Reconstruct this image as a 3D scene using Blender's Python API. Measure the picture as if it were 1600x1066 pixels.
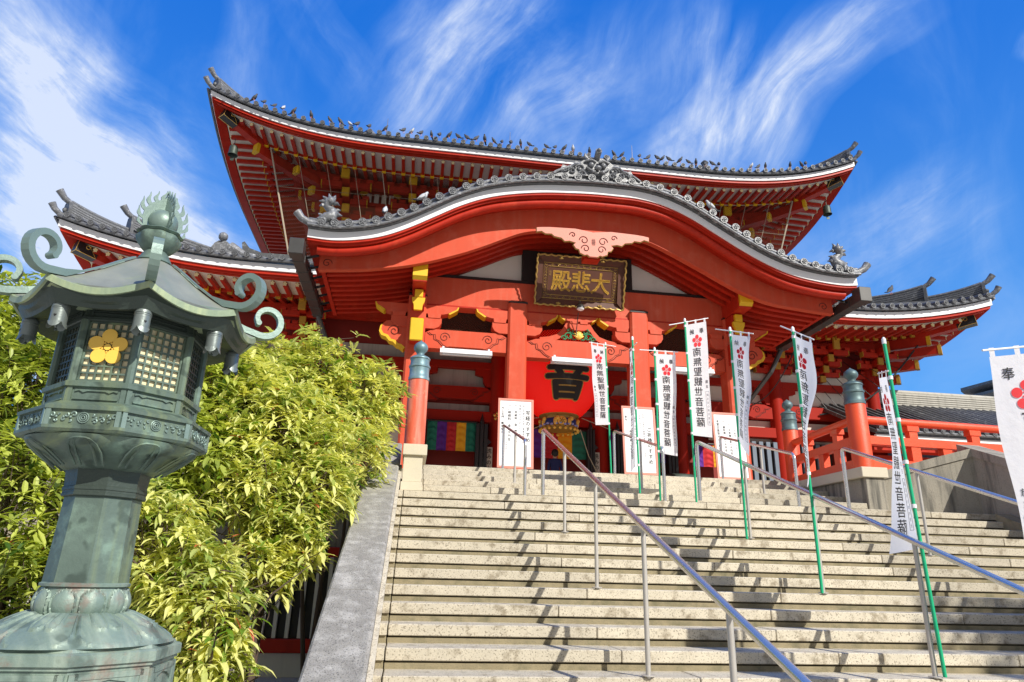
import bpy, bmesh, math, random
from mathutils import Vector, Matrix, noise
random.seed(7)
R = math.radians
PI = math.pi
for _o in list(bpy.data.objects): bpy.data.objects.remove(_o)
SC = bpy.context.scene
COL = SC.collection

# ------------------------------------------------------------------ camera
cam_d = bpy.data.cameras.new('camera'); cam = bpy.data.objects.new('camera', cam_d); COL.objects.link(cam)
cam_d.sensor_width = 36.0; cam_d.lens = 24.087; cam_d.clip_start = 0.05; cam_d.clip_end = 2000
def _camrot(yaw, pitch, roll):
    f = Vector((math.sin(yaw)*math.cos(pitch), math.cos(yaw)*math.cos(pitch), math.sin(pitch)))
    r = Vector((math.cos(yaw), -math.sin(yaw), 0)); u = r.cross(f)
    c, s = math.cos(roll), math.sin(roll)
    r2 = c*r + s*u; u2 = -s*r + c*u
    return r2, u2, f
_r, _u, _f = _camrot(0.136768419, 0.328867068, 0.0258381263)
cam.matrix_world = Matrix(((_r.x, _u.x, -_f.x, 0.1285), (_r.y, _u.y, -_f.y, -5.8915), (_r.z, _u.z, -_f.z, 0.7571), (0, 0, 0, 1)))
SC.camera = cam

# ------------------------------------------------------------------ light
SUN = Vector((0.444, -0.672, 0.592)).normalized()
sd = bpy.data.lights.new('sun', 'SUN'); sd.energy = 5.0; sd.angle = R(0.53); sd.color = (1.0, 0.955, 0.87)
so = bpy.data.objects.new('sun', sd); COL.objects.link(so)
so.rotation_euler = SUN.to_track_quat('Z', 'Y').to_euler()
SC.view_settings.view_transform = 'Standard'; SC.view_settings.look = 'None'
SC.view_settings.exposure = 0.10; SC.view_settings.gamma = 1.0; SC.view_settings.use_curve_mapping = False
SC.cycles.max_bounces = 6; SC.cycles.transparent_max_bounces = 12

W = bpy.data.worlds.new('World'); SC.world = W; W.use_nodes = True
class NT:
    """small helper to write shader maths"""
    def __init__(s, nt): s.nt = nt; s.n = nt.nodes; s.l = nt.links
    def node(s, t, **kw):
        n = s.n.new(t)
        for k, v in kw.items(): setattr(n, k, v)
        return n
    def put(s, sock, v):
        if isinstance(v, bpy.types.NodeSocket): s.l.new(v, sock)
        else: sock.default_value = v
    def m(s, op, a, b=None, c=None, clamp=False):
        n = s.node('ShaderNodeMath', operation=op, use_clamp=clamp); s.put(n.inputs[0], a)
        if b is not None: s.put(n.inputs[1], b)
        if c is not None: s.put(n.inputs[2], c)
        return n.outputs[0]
    def dot(s, v, c):
        n = s.node('ShaderNodeVectorMath', operation='DOT_PRODUCT'); s.put(n.inputs[0], v); n.inputs[1].default_value = c
        return n.outputs['Value']
    def vec(s, x, y, z):
        n = s.node('ShaderNodeCombineXYZ'); s.put(n.inputs[0], x); s.put(n.inputs[1], y); s.put(n.inputs[2], z); return n.outputs[0]
    def noise(s, v, scale, detail=5, rough=.55, dist=0.0):
        n = s.node('ShaderNodeTexNoise'); n.inputs['Scale'].default_value = scale; n.inputs['Detail'].default_value = detail
        n.inputs['Roughness'].default_value = rough; n.inputs['Distortion'].default_value = dist
        if v is not None: s.put(n.inputs['Vector'], v)
        return n.outputs['Fac']
    def ramp(s, f, lo, hi, smooth=True):
        n = s.node('ShaderNodeMapRange'); n.interpolation_type = 'SMOOTHSTEP' if smooth else 'LINEAR'
        s.put(n.inputs['Value'], f); n.inputs['From Min'].default_value = lo; n.inputs['From Max'].default_value = hi
        return n.outputs[0]
    def mix(s, f, a, b, blend='MIX'):
        n = s.node('ShaderNodeMix', data_type='RGBA', blend_type=blend); s.put(n.inputs[0], f)
        s.put(n.inputs[6], a); s.put(n.inputs[7], b); return n.outputs[2]

def build_world():
    T = NT(W.node_tree); T.n.clear()
    out = T.node('ShaderNodeOutputWorld'); bg = T.node('ShaderNodeBackground')
    sky = T.node('ShaderNodeTexSky'); sky.sky_type = 'NISHITA'; sky.sun_disc = False
    sky.sun_elevation = math.asin(SUN.z); sky.sun_rotation = math.atan2(SUN.x, SUN.y)
    sky.air_density = 1.0; sky.dust_density = 0.15; sky.ozone_density = 5.0; sky.altitude = 200
    tc = T.node('ShaderNodeTexCoord'); d = tc.outputs['Generated']
    # deep, saturated blue of a polarised autumn sky
    zup = T.dot(d, (0, 0, 1))
    nish = T.mix(1.0, sky.outputs[0], (0.16, 1.2, 2.3, 1), 'MULTIPLY')
    grad = T.mix(T.ramp(zup, .0, .75), (2.0, 5.6, 10.6, 1), (.18, 2.1, 9.1, 1))
    base = T.mix(.70, nish, grad)
    # unseen half of the sky behind the camera: added pale neutral fill light
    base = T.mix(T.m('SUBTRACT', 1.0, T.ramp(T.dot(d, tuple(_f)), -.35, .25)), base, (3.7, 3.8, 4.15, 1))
    # cirrus: laid out on the sky sphere (world directions)
    w = T.m('MAXIMUM', T.dot(d, tuple(_f)), 0.02)
    a = T.m('DIVIDE', T.dot(d, tuple(_r)), w); b = T.m('DIVIDE', T.dot(d, tuple(_u)), w)
    warp = T.noise(T.vec(a, b, 0.0), 2.2, 3, .5); warp2 = T.noise(T.vec(a, b, 7.0), 2.2, 3, .5)
    a = T.m('ADD', a, T.m('MULTIPLY', T.m('SUBTRACT', warp, .5), .16)); b = T.m('ADD', b, T.m('MULTIPLY', T.m('SUBTRACT', warp2, .5), .16))
    fine = T.noise(T.vec(a, b, 3.0), 9.0, 6, .62, .4)
    tot = None
    def P(x, y): return ((x-800)/1070.5, -(y-533)/1070.5)
    # start px, end px, half width px, strength, seed
    streaks = [((-60, 30), (340, 330), 110, .85, 1), ((-60, 210), (430, 500), 130, 1.15, 2), ((-60, 420), (260, 560), 140, 1.2, 12), ((-80, 130), (250, 420), 120, .7, 22), ((760, -60), (560, 260), 90, .35, 23), ((960, 60), (780, 250), 60, .5, 24), ((-60, -60), (200, 130), 70, .45, 3), ((440, -40), (560, 150), 45, .28, 14),
               ((370, -40), (400, 220), 40, .28, 4), ((860, -60), (640, 230), 100, .72, 5), ((700, -80), (620, 80), 60, .35, 11), ((1010, -30), (900, 300), 70, .34, 6), ((1110, -20), (1030, 330), 45, .62, 7),
               ((1190, 40), (1100, 260), 34, .85, 8), ((1420, -20), (1120, 270), 70, .55, 9), ((1290, 60), (1160, 220), 60, .5, 15), ((1180, 120), (1000, 300), 70, .45, 16), ((1540, 270), (1190, 440), 55, .45, 10), ((1420, 410), (1330, 470), 40, .85, 13),
               ((1600, 60), (1580, 110), 16, .6, 17), ((1600, 330), (1380, 440), 60, .25, 18)]
    for (p0, p1, hw, st, sd_) in streaks:
        x0, y0 = P(*p0); x1, y1 = P(*p1); L = math.hypot(x1-x0, y1-y0); ux, uy = (x1-x0)/L, (y1-y0)/L
        along = T.m('ADD', T.m('MULTIPLY', T.m('SUBTRACT', a, x0), ux), T.m('MULTIPLY', T.m('SUBTRACT', b, y0), uy))
        perp = T.m('ADD', T.m('MULTIPLY', T.m('SUBTRACT', a, x0), -uy), T.m('MULTIPLY', T.m('SUBTRACT', b, y0), ux))
        h = hw/1070.5*1.1
        q = T.m('DIVIDE', perp, h); g = T.m('SUBTRACT', 1.0, T.m('MULTIPLY', q, q), clamp=True)
        t = T.m('DIVIDE', along, L); e = T.m('MULTIPLY', T.ramp(t, -.12, .3), T.m('SUBTRACT', 1.0, T.ramp(t, .75, 1.12)))
        nz = T.noise(T.vec(T.m('MULTIPLY', along, 2.4), T.m('MULTIPLY', perp, 7.5), float(sd_)), 1.0, 8, .62, .25)
        fb = T.noise(T.vec(T.m('MULTIPLY', along, 5.0), T.m('MULTIPLY', perp, 34.0), float(sd_)+50), 1.0, 6, .68, .6)
        v = T.m('MULTIPLY', T.m('MULTIPLY', T.m('MULTIPLY', T.ramp(nz, .30, .68), T.m('ADD', .62, T.m('MULTIPLY', T.ramp(fb, .30, .70), .52))), T.m('POWER', g, .8)), T.m('MULTIPLY', e, st*1.12))
        tot = v if tot is None else T.m('ADD', tot, v)
    thin = T.m('MULTIPLY', T.ramp(T.noise(T.vec(T.m('MULTIPLY', a, 1.5), b, 21.0), 2.4, 6, .6, .8), .40, .8), .34)
    tot = T.m('ADD', T.m('MULTIPLY', tot, T.m('ADD', .35, T.m('MULTIPLY', fine, 1.5))), thin)
    front = T.ramp(T.dot(d, tuple(_f)), .0, .35)
    hor = T.ramp(T.dot(d, (0, 0, 1)), .0, .12)
    tot = T.m('MULTIPLY', T.m('MULTIPLY', tot, front), hor, clamp=True)
    tot = T.m('MULTIPLY', tot, .86)
    cloud = T.mix(tot, (3.2, 6.0, 11.0, 1), (9.6, 10.2, 11.4, 1))
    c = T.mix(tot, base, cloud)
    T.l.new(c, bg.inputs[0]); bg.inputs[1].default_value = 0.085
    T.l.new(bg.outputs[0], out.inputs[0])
build_world()

# ------------------------------------------------------------------ materials
def mat(name, col, rough=.6, metal=0.0, var=.18, vscale=3.0, col2=None, c2scale=1.5, c2lo=.5, c2hi=.7, bump=0.0, bscale=30., speck=None, speckscale=120., spec=.5, island=0.0, trans=0.0, streak=None, coat=0.0):
    m = bpy.data.materials.new(name); m.use_nodes = True; T = NT(m.node_tree)
    p = T.n['Principled BSDF']; tc = T.node('ShaderNodeTexCoord'); geo = T.node('ShaderNodeNewGeometry')
    v = geo.outputs['Position']
    c = (*col, 1)
    n1 = T.noise(v, vscale, 6, .6)
    k = T.m('ADD', 1-var, T.m('MULTIPLY', n1, 2*var))
    kk = T.vec(k, k, k)
    base = T.mix(1.0, c, kk, 'MULTIPLY')
    if col2 is not None: base = T.mix(T.ramp(T.noise(v, c2scale, 8, .65), c2lo, c2hi), base, (*col2, 1))
    if streak is not None:   # rain streaks: noise stretched along z
        sp = T.node('ShaderNodeSeparateXYZ'); T.l.new(v, sp.inputs[0])
        sv = T.vec(T.m('MULTIPLY', T.m('ADD', sp.outputs[0], sp.outputs[1]), 6.0), T.m('MULTIPLY', sp.outputs[1], 2.0), T.m('MULTIPLY', sp.outputs[2], .5))
        base = T.mix(T.m('MULTIPLY', T.ramp(T.noise(sv, 1.2, 6, .6), .45, .72), streak[1]), base, (*streak[0], 1))
    if speck is not None:
        base = T.mix(T.m('MULTIPLY', T.ramp(T.noise(v, speckscale, 2, .5), .56, .66), speck[1]), base, (*speck[0], 1))
    if island:
        r = T.m('ADD', 1-island, T.m('MULTIPLY', geo.outputs['Random Per Island'], 2*island)); base = T.mix(1.0, base, T.vec(r, r, r), 'MULTIPLY')
    T.l.new(base, p.inputs['Base Color'])
    p.inputs['Roughness'].default_value = rough; p.inputs['Metallic'].default_value = metal
    p.inputs['Specular IOR Level'].default_value = spec
    if coat: p.inputs['Coat Weight'].default_value = coat; p.inputs['Coat Roughness'].default_value = .25
    if rough < .9:
        rr = T.m('ADD', rough-.06, T.m('MULTIPLY', n1, .14)); T.l.new(rr, p.inputs['Roughness'])
    if bump:
        bn = T.node('ShaderNodeBump'); bn.inputs['Strength'].default_value = bump; bn.inputs['Distance'].default_value = .02
        T.l.new(T.noise(v, bscale, 5, .6), bn.inputs['Height']); T.l.new(bn.outputs[0], p.inputs['Normal'])
    if trans:
        tr = T.node('ShaderNodeBsdfTranslucent'); T.l.new(base, tr.inputs[0]); ms = T.node('ShaderNodeMixShader'); ms.inputs[0].default_value = trans
        T.l.new(p.outputs[0], ms.inputs[1]); T.l.new(tr.outputs[0], ms.inputs[2])
        o = T.n['Material Output']; T.l.new(ms.outputs[0], o.inputs[0])
    return m
M = {}
M['red'] = mat('vermilion_paint', (.47, .026, .010), .45, var=.22, vscale=.9, col2=(.56, .055, .022), c2scale=2.2, c2lo=.5, c2hi=.8, spec=.22, bump=.06, bscale=6, streak=((.26, .016, .008), .35))
M['red2'] = mat('faded_vermilion_paint', (.62, .088, .040), .5, var=.12, vscale=1.8, col2=(.66, .15, .085), c2scale=2.2, c2lo=.5, c2hi=.8, bump=.06, bscale=9, streak=((.62, .17, .10), .3), spec=.2)
M['orange'] = mat('bright_orange_paint', (.80, .085, .022), .45, var=.10, vscale=2.0, col2=(.72, .14, .05), c2scale=3.5, c2lo=.52, c2hi=.78, bump=.25, bscale=45)
M['post'] = mat('weathered_orange_post_paint', (.72, .10, .045), .5, var=.12, vscale=2.5, col2=(.78, .26, .15), c2scale=7., c2lo=.58, c2hi=.72, bump=.25, bscale=45, streak=((.82, .45, .33), .5))
M['line'] = mat('dark_carving_line', (.10, .012, .008), .7)
M['yellow'] = mat('ochre_yellow_paint', (.78, .47, .010), .45, var=.08)
M['plaster'] = mat('white_plaster', (.76, .72, .62), .85, var=.06, vscale=2, streak=((.45, .43, .38), .25))
M['strip'] = mat('white_eave_board', (.90, .90, .91), .6, var=.03)
M['tympanum'] = mat('cream_gable_plaster', (.84, .80, .70), .85, var=.06, vscale=1.4, col2=(.62, .59, .50), c2scale=1.2, c2lo=.55, c2hi=.8)
M['greyplaster'] = mat('grey_weathered_plaster', (.50, .48, .42), .85, var=.12, vscale=1.4, streak=((.25, .24, .2), .5))
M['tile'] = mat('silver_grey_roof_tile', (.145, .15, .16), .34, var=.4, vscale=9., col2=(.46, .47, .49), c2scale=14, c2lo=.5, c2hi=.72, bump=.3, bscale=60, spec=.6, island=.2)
M['tiledark'] = mat('dark_old_roof_tile', (.085, .088, .092), .5, var=.35, vscale=9., col2=(.26, .27, .27), c2scale=9, c2lo=.52, c2hi=.72, bump=.3, bscale=60, island=.15)  # darker grey tile for roof slopes and ridge pieces
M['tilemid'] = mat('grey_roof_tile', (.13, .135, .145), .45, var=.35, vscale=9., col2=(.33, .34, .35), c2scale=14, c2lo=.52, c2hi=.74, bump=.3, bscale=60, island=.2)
M['floweryellow'] = mat('pale_gilt', (.90, .78, .42), .5, var=.05)
M['yellowshade'] = mat('shade_dulled_ochre', (.46, .25, .02), .6, var=.15)  # ochre darkened so the lower eave's deep shade sits in the colour
M['redshade'] = mat('shade_darkened_vermilion', (.36, .018, .008), .5, var=.15, vscale=1.5, spec=.15)  # vermilion deepened: the shade inside the porch is put into the colour
M['rim'] = mat('lime_streaked_bronze_rim', (.26, .33, .22), .5, metal=.15, var=.25, vscale=8., streak=((.50, .56, .30), .7), bump=.15, bscale=40)
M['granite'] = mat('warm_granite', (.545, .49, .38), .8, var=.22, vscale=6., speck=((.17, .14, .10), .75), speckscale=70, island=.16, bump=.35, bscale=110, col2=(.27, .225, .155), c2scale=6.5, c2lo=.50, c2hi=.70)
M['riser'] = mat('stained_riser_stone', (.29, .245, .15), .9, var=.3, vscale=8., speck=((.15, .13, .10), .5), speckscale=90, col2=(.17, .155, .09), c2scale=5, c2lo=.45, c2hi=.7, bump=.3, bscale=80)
M['capstone'] = mat('lichened_capping_stone', (.30, .285, .255), .9, var=.35, vscale=7., speck=((.06, .06, .055), .7), speckscale=85, col2=(.50, .48, .44), c2scale=6.5, c2lo=.44, c2hi=.72, bump=.6, bscale=70)
M['cream'] = mat('cream_stone', (.62, .56, .43), .75, var=.10, vscale=3., col2=(.60, .42, .22), c2scale=2.5, c2lo=.6, c2hi=.85, speck=((.4, .33, .22), .3), bump=.15, bscale=60)
M['retwall'] = mat('rain_stained_wall_stone', (.34, .31, .25), .85, var=.18, vscale=3., streak=((.05, .05, .045), .85), speck=((.12, .11, .09), .5), speckscale=80, bump=.3, bscale=60)
M['bronze'] = mat('verdigris_bronze', (.115, .165, .138), .55, metal=.25, var=.3, vscale=5., col2=(.23, .34, .27), c2scale=4., c2lo=.5, c2hi=.75, bump=.12, bscale=40, streak=((.32, .38, .15), .5), spec=.5, speck=((.035, .055, .045), .6), speckscale=9)
M['bronzebase'] = mat('pale_verdigris_bronze', (.20, .275, .235), .5, metal=.2, var=.28, vscale=6., col2=(.25, .16, .13), c2scale=5.5, c2lo=.50, c2hi=.70, bump=.2, bscale=40, streak=((.42, .50, .40), .55), speck=((.07, .10, .085), .55), speckscale=8)
M['bronzedark'] = mat('dark_bronze', (.055, .075, .062), .5, metal=.35, var=.25, vscale=6., bump=.2, bscale=40)
M['bronzeroof'] = mat('weathered_bronze_roof', (.27, .285, .235), .5, metal=.2, var=.3, vscale=6., col2=(.36, .42, .17), c2scale=3.2, c2lo=.55, c2hi=.75, bump=.1, bscale=30, streak=((.19, .24, .20), .5))
M['curl'] = mat('grey_green_bronze_scroll', (.20, .28, .245), .45, metal=.3, var=.18, vscale=6., bump=.1, bscale=40)
M['bell'] = mat('grey_bronze_bell', (.22, .255, .24), .38, metal=.5, var=.2, vscale=12., bump=.1)
M['giboshi'] = mat('blue_green_bronze_finial', (.11, .17, .175), .5, metal=.35, var=.2, vscale=8., streak=((.30, .42, .42), .45), bump=.1, bscale=40)
M['giboshiL'] = mat('light_blue_green_bronze', (.17, .27, .30), .45, metal=.35, var=.2, vscale=8., streak=((.45, .58, .62), .5), bump=.1, bscale=40)
M['gold'] = mat('gold_leaf', (.85, .55, .14), .3, metal=.75, var=.12, vscale=20)
M['goldpaint'] = mat('yellow_gold_disc', (.90, .56, .09), .45, var=.08, vscale=14, bump=.05)
M['paper'] = mat('cream_lattice_paper', (.80, .70, .44), .8, var=.08)
M['steel'] = mat('stainless_steel', (.72, .70, .68), .25, metal=.85, var=.015, vscale=3)
M['steelbrown'] = mat('satin_steel', (.52, .49, .44), .42, metal=.35, var=.08, vscale=10)
M['green'] = mat('green_pole_plastic', (.010, .42, .19), .35, var=.06)
M['white'] = mat('white_plastic', (.85, .85, .85), .4, var=.03)
M['cloth'] = mat('white_banner_cloth', (.93, .93, .95), .85, var=.04, trans=.48, bump=.5, bscale=11)
M['ink'] = mat('black_ink', (.014, .014, .016), .6, var=.05)
M['flower'] = mat('red_ink', (.72, .012, .022), .6, var=.04, trans=.25)
M['black'] = mat('black_lacquer', (.018, .018, .018), .4, var=.1)
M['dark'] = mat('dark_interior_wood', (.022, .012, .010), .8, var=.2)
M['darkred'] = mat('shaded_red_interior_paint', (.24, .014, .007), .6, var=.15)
M['gutter'] = mat('dark_bronze_gutter', (.085, .083, .080), .38, metal=.35, var=.2)
M['chochin'] = mat('red_lantern_paper', (.92, .012, .008), .55, var=.05, trans=.15)
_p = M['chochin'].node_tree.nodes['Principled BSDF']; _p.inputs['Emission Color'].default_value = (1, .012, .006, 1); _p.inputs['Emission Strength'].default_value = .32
M['plaque'] = mat('brown_lacquered_wood', (.095, .028, .012), .6, var=.2, vscale=4)
M['oldgold'] = mat('aged_gilding', (.42, .27, .07), .42, metal=.45, var=.3, vscale=25)
M['sign'] = mat('white_sign_board', (.84, .84, .85), .5, var=.02)
M['textgrey'] = mat('faded_sign_ink', (.20, .20, .22), .7)
M['tube'] = mat('white_lamp_housing', (.78, .80, .84), .35, var=.03)
M['cgreen'] = mat('curtain_green', (.012, .18, .12), .8, var=.15); M['cpurple'] = mat('curtain_purple', (.10, .018, .26), .8, var=.15)
M['cred'] = mat('curtain_red', (.50, .018, .025), .8, var=.15); M['cyellow'] = mat('curtain_yellow', (.80, .40, .012), .8, var=.1)
M['blue'] = mat('deep_blue_paint', (.015, .035, .20), .4); M['lilac'] = mat('pale_blue_cloud_paint', (.35, .38, .75), .5)
M['slat'] = mat('blue_grey_slats', (.16, .20, .26), .5, var=.2)
M['bark'] = mat('bark', (.10, .07, .05), .9, var=.3, bump=.5)
M['pigeon'] = mat('dark_grey_feathers', (.07, .075, .085), .7, var=.35, vscale=25.); M['pigeonlight'] = mat('pale_grey_feathers', (.50, .52, .55), .7, var=.25, vscale=25.)
M['skin'] = mat('skin', (.45, .26, .18), .6); M['hair'] = mat('black_hair', (.012, .010, .010), .6); M['jacket'] = mat('navy_jacket', (.012, .02, .10), .8)
M['pink'] = mat('pink_painted_carving', (.74, .26, .19), .5, var=.08, bump=.1)
M['leafcarve'] = mat('green_painted_carving', (.06, .26, .12), .5, var=.3, vscale=20)
M['ground'] = mat('pale_paving_stone', (.50, .46, .38), .85, var=.15, vscale=3, bump=.2, bscale=40)
M['wire'] = mat('grey_wire', (.22, .20, .18), .5, metal=.4)
M['cord'] = mat('pale_cord', (.45, .38, .28), .8)
def leafmat(name, c1, c2, c3):
    m = bpy.data.materials.new(name); m.use_nodes = True; T = NT(m.node_tree); p = T.n['Principled BSDF']
    at = T.node('ShaderNodeAttribute', attribute_name='leafrand'); f = at.outputs['Fac']
    base = T.mix(T.ramp(f, .0, .62, False), (*c1, 1), (*c2, 1)); base = T.mix(T.ramp(f, .93, .97), base, (*c3, 1))
    T.l.new(base, p.inputs['Base Color']); p.inputs['Roughness'].default_value = .42
    tr = T.node('ShaderNodeBsdfTranslucent'); T.l.new(T.mix(1.0, base, (1.0, 1.0, .45, 1), 'MULTIPLY'), tr.inputs[0])
    ms = T.node('ShaderNodeMixShader'); ms.inputs[0].default_value = .45
    T.l.new(p.outputs[0], ms.inputs[1]); T.l.new(tr.outputs[0], ms.inputs[2]); T.l.new(ms.outputs[0], T.n['Material Output'].inputs[0])
    return m
M['leaf'] = leafmat('yellow_green_leaf', (.17, .30, .025), (.95, .93, .36), (.75, .20, .12))
M['leafd'] = leafmat('green_leaf', (.07, .15, .018), (.66, .72, .16), (.70, .60, .2))
def netmat():
    m = bpy.data.materials.new('fine_bird_net'); m.use_nodes = True; T = NT(m.node_tree); p = T.n['Principled BSDF']
    p.inputs['Specular IOR Level'].default_value = 0.05; p.inputs['Base Color'].default_value = (.10, .035, .02, 1); p.inputs['Roughness'].default_value = .8
    geo = T.node('ShaderNodeNewGeometry'); sp = T.node('ShaderNodeSeparateXYZ'); T.l.new(geo.outputs['Position'], sp.inputs[0])
    xy = T.m('ADD', sp.outputs[0], sp.outputs[1])
    g1 = T.m('ABSOLUTE', T.m('SINE', T.m('MULTIPLY', T.m('ADD', xy, sp.outputs[2]), 45.0))); g2 = T.m('ABSOLUTE', T.m('SINE', T.m('MULTIPLY', T.m('SUBTRACT', xy, sp.outputs[2]), 45.0)))
    g = T.m('MINIMUM', g1, g2); al = T.m('LESS_THAN', g, .22)
    tr = T.node('ShaderNodeBsdfTransparent'); ms = T.node('ShaderNodeMixShader')
    T.l.new(al, ms.inputs[0]); T.l.new(tr.outputs[0], ms.inputs[1]); T.l.new(p.outputs[0], ms.inputs[2]); T.l.new(ms.outputs[0], T.n['Material Output'].inputs[0])
    return m
M['net'] = netmat()

# ------------------------------------------------------------------ mesh helpers
class MB:
    def __init__(s): s.v = []; s.f = []; s.m = []; s.mi = 0; s.attr = None
    def add(s, vs, fs):
        o = len(s.v); s.v.extend([tuple(a) for a in vs])
        for f in fs: s.f.append(tuple(i+o for i in f)); s.m.append(s.mi)
        return s
    def box(s, x0, x1, y0, y1, z0, z1):
        return s.add([(x0, y0, z0), (x1, y0, z0), (x1, y1, z0), (x0, y1, z0), (x0, y0, z1), (x1, y0, z1), (x1, y1, z1), (x0, y1, z1)],
                     [(0, 3, 2, 1), (4, 5, 6, 7), (0, 1, 5, 4), (1, 2, 6, 5), (2, 3, 7, 6), (3, 0, 4, 7)])
    def bbox(s, x0, x1, y0, y1, z0, z1, b=.008):
        """box with chamfered edges"""
        bm = bmesh.new(); bmesh.ops.create_cube(bm, size=1)
        for v in bm.verts: v.co = Vector(((x0+x1)/2+v.co.x*(x1-x0), (y0+y1)/2+v.co.y*(y1-y0), (z0+z1)/2+v.co.z*(z1-z0)))
        bmesh.ops.bevel(bm, geom=bm.edges[:], offset=b, segments=1, affect='EDGES')
        bm.verts.index_update(); s.add([v.co for v in bm.verts], [[v.index for v in f.verts] for f in bm.faces]); bm.free(); return s
    def hexa(s, p):   # 8 points, same order as box
        return s.add(p, [(0, 3, 2, 1), (4, 5, 6, 7), (0, 1, 5, 4), (1, 2, 6, 5), (2, 3, 7, 6), (3, 0, 4, 7)])
    def beam(s, a, b, w, h, up=(0, 0, 1)):
        """bar with rectangular section from a to b; a, b are centres"""
        a = Vector(a); b = Vector(b); d = (b-a).normalized(); x = d.cross(Vector(up)).normalized(); z = x.cross(d).normalized()
        p = []
        for zz in (-1, 1):
            for (q, xx) in ((a, -1), (b, -1), (b, 1), (a, 1)): p.append(q+x*xx*w/2+z*zz*h/2)
        return s.hexa(p)
    def tube(s, path, r, seg=10, caps=True, closed=False):
        path = [Vector(p) for p in path]; n = len(path); rs = r if isinstance(r, (list, tuple)) else [r]*n
        vs = []; prev = None
        for i, p in enumerate(path):
            if closed: d = path[(i+1) % n]-path[i-1]
            else: d = path[min(i+1, n-1)]-path[max(i-1, 0)]
            d.normalize()
            if prev is None:
                x = d.cross(Vector((0, 0, 1)))
                if x.length < 1e-3: x = d.cross(Vector((0, 1, 0)))
                x.normalize()
            else: x = (prev-d*prev.dot(d)).normalized()
            prev = x; y = d.cross(x)
            for k in range(seg): a = 2*PI*k/seg; vs.append(p+(x*math.cos(a)+y*math.sin(a))*rs[i])
        fs = []
        for i in range(n if closed else n-1):
            j = (i+1) % n
            for k in range(seg): k2 = (k+1) % seg; fs.append((i*seg+k, i*seg+k2, j*seg+k2, j*seg+k))
        if caps and not closed: fs.append(tuple(range(seg-1, -1, -1))); fs.append(tuple((n-1)*seg+k for k in range(seg)))
        return s.add(vs, fs)
    def lathe(s, prof, seg=24, c=(0, 0, 0), a0=0.0, scale=(1, 1), wob=None):
        vs = []
        for (r, z) in prof:
            for k in range(seg):
                a = a0+2*PI*k/seg; rr = r*(wob(a, z) if wob else 1)
                vs.append((c[0]+rr*math.cos(a)*scale[0], c[1]+rr*math.sin(a)*scale[1], c[2]+z))
        fs = []
        for i in range(len(prof)-1):
            for k in range(seg): k2 = (k+1) % seg; fs.append((i*seg+k, i*seg+k2, (i+1)*seg+k2, (i+1)*seg+k))
        fs.append(tuple(range(seg-1, -1, -1))); fs.append(tuple((len(prof)-1)*seg+k for k in range(seg)))
        return s.add(vs, fs)
    def prism(s, poly, fn, d0, d1):
        """2D outline extruded: fn(u, v, d) -> 3D point"""
        n = len(poly); vs = [fn(u, v, d0) for u, v in poly]+[fn(u, v, d1) for u, v in poly]
        fs = [tuple(range(n)), tuple(range(2*n-1, n-1, -1))]+[(i, n+i, n+(i+1) % n, (i+1) % n) for i in range(n)]
        return s.add(vs, fs)
    def strip(s, A, B):   # ribbon between two polylines
        n = len(A); return s.add(list(A)+list(B), [(i, i+1, n+i+1, n+i) for i in range(n-1)])
    def band(s, secs, closed=True):
        """sections (list of rings of equal length) joined; closed rings, capped"""
        k = len(secs[0]); vs = [p for sec in secs for p in sec]; fs = []
        for i in range(len(secs)-1):
            for j in range(k if closed else k-1): j2 = (j+1) % k; fs.append((i*k+j, i*k+j2, (i+1)*k+j2, (i+1)*k+j))
        if closed: fs.append(tuple(range(k-1, -1, -1))); fs.append(tuple((len(secs)-1)*k+j for j in range(k)))
        return s.add(vs, fs)
    def sphere(s, c, r, seg=14, rings=8, sc=(1, 1, 1), rot=None):
        vs = []; fs = []
        for i in range(rings+1):
            t = PI*i/rings
            for k in range(seg):
                a = 2*PI*k/seg; p = Vector((math.sin(t)*math.cos(a)*r*sc[0], math.sin(t)*math.sin(a)*r*sc[1], math.cos(t)*r*sc[2]))
                if rot: p = rot @ p
                vs.append(Vector(c)+p)
        for i in range(rings):
            for k in range(seg): k2 = (k+1) % seg; fs.append((i*seg+k, (i+1)*seg+k, (i+1)*seg+k2, i*seg+k2))
        return s.add(vs, fs)
    def xf(s, mtx): s.v = [tuple(mtx @ Vector(v)) for v in s.v]; return s
    def join(s, o):
        k = len(s.v); s.v += o.v
        for f, m_ in zip(o.f, o.m): s.f.append(tuple(i+k for i in f)); s.m.append(s.mi)
        return s

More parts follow.
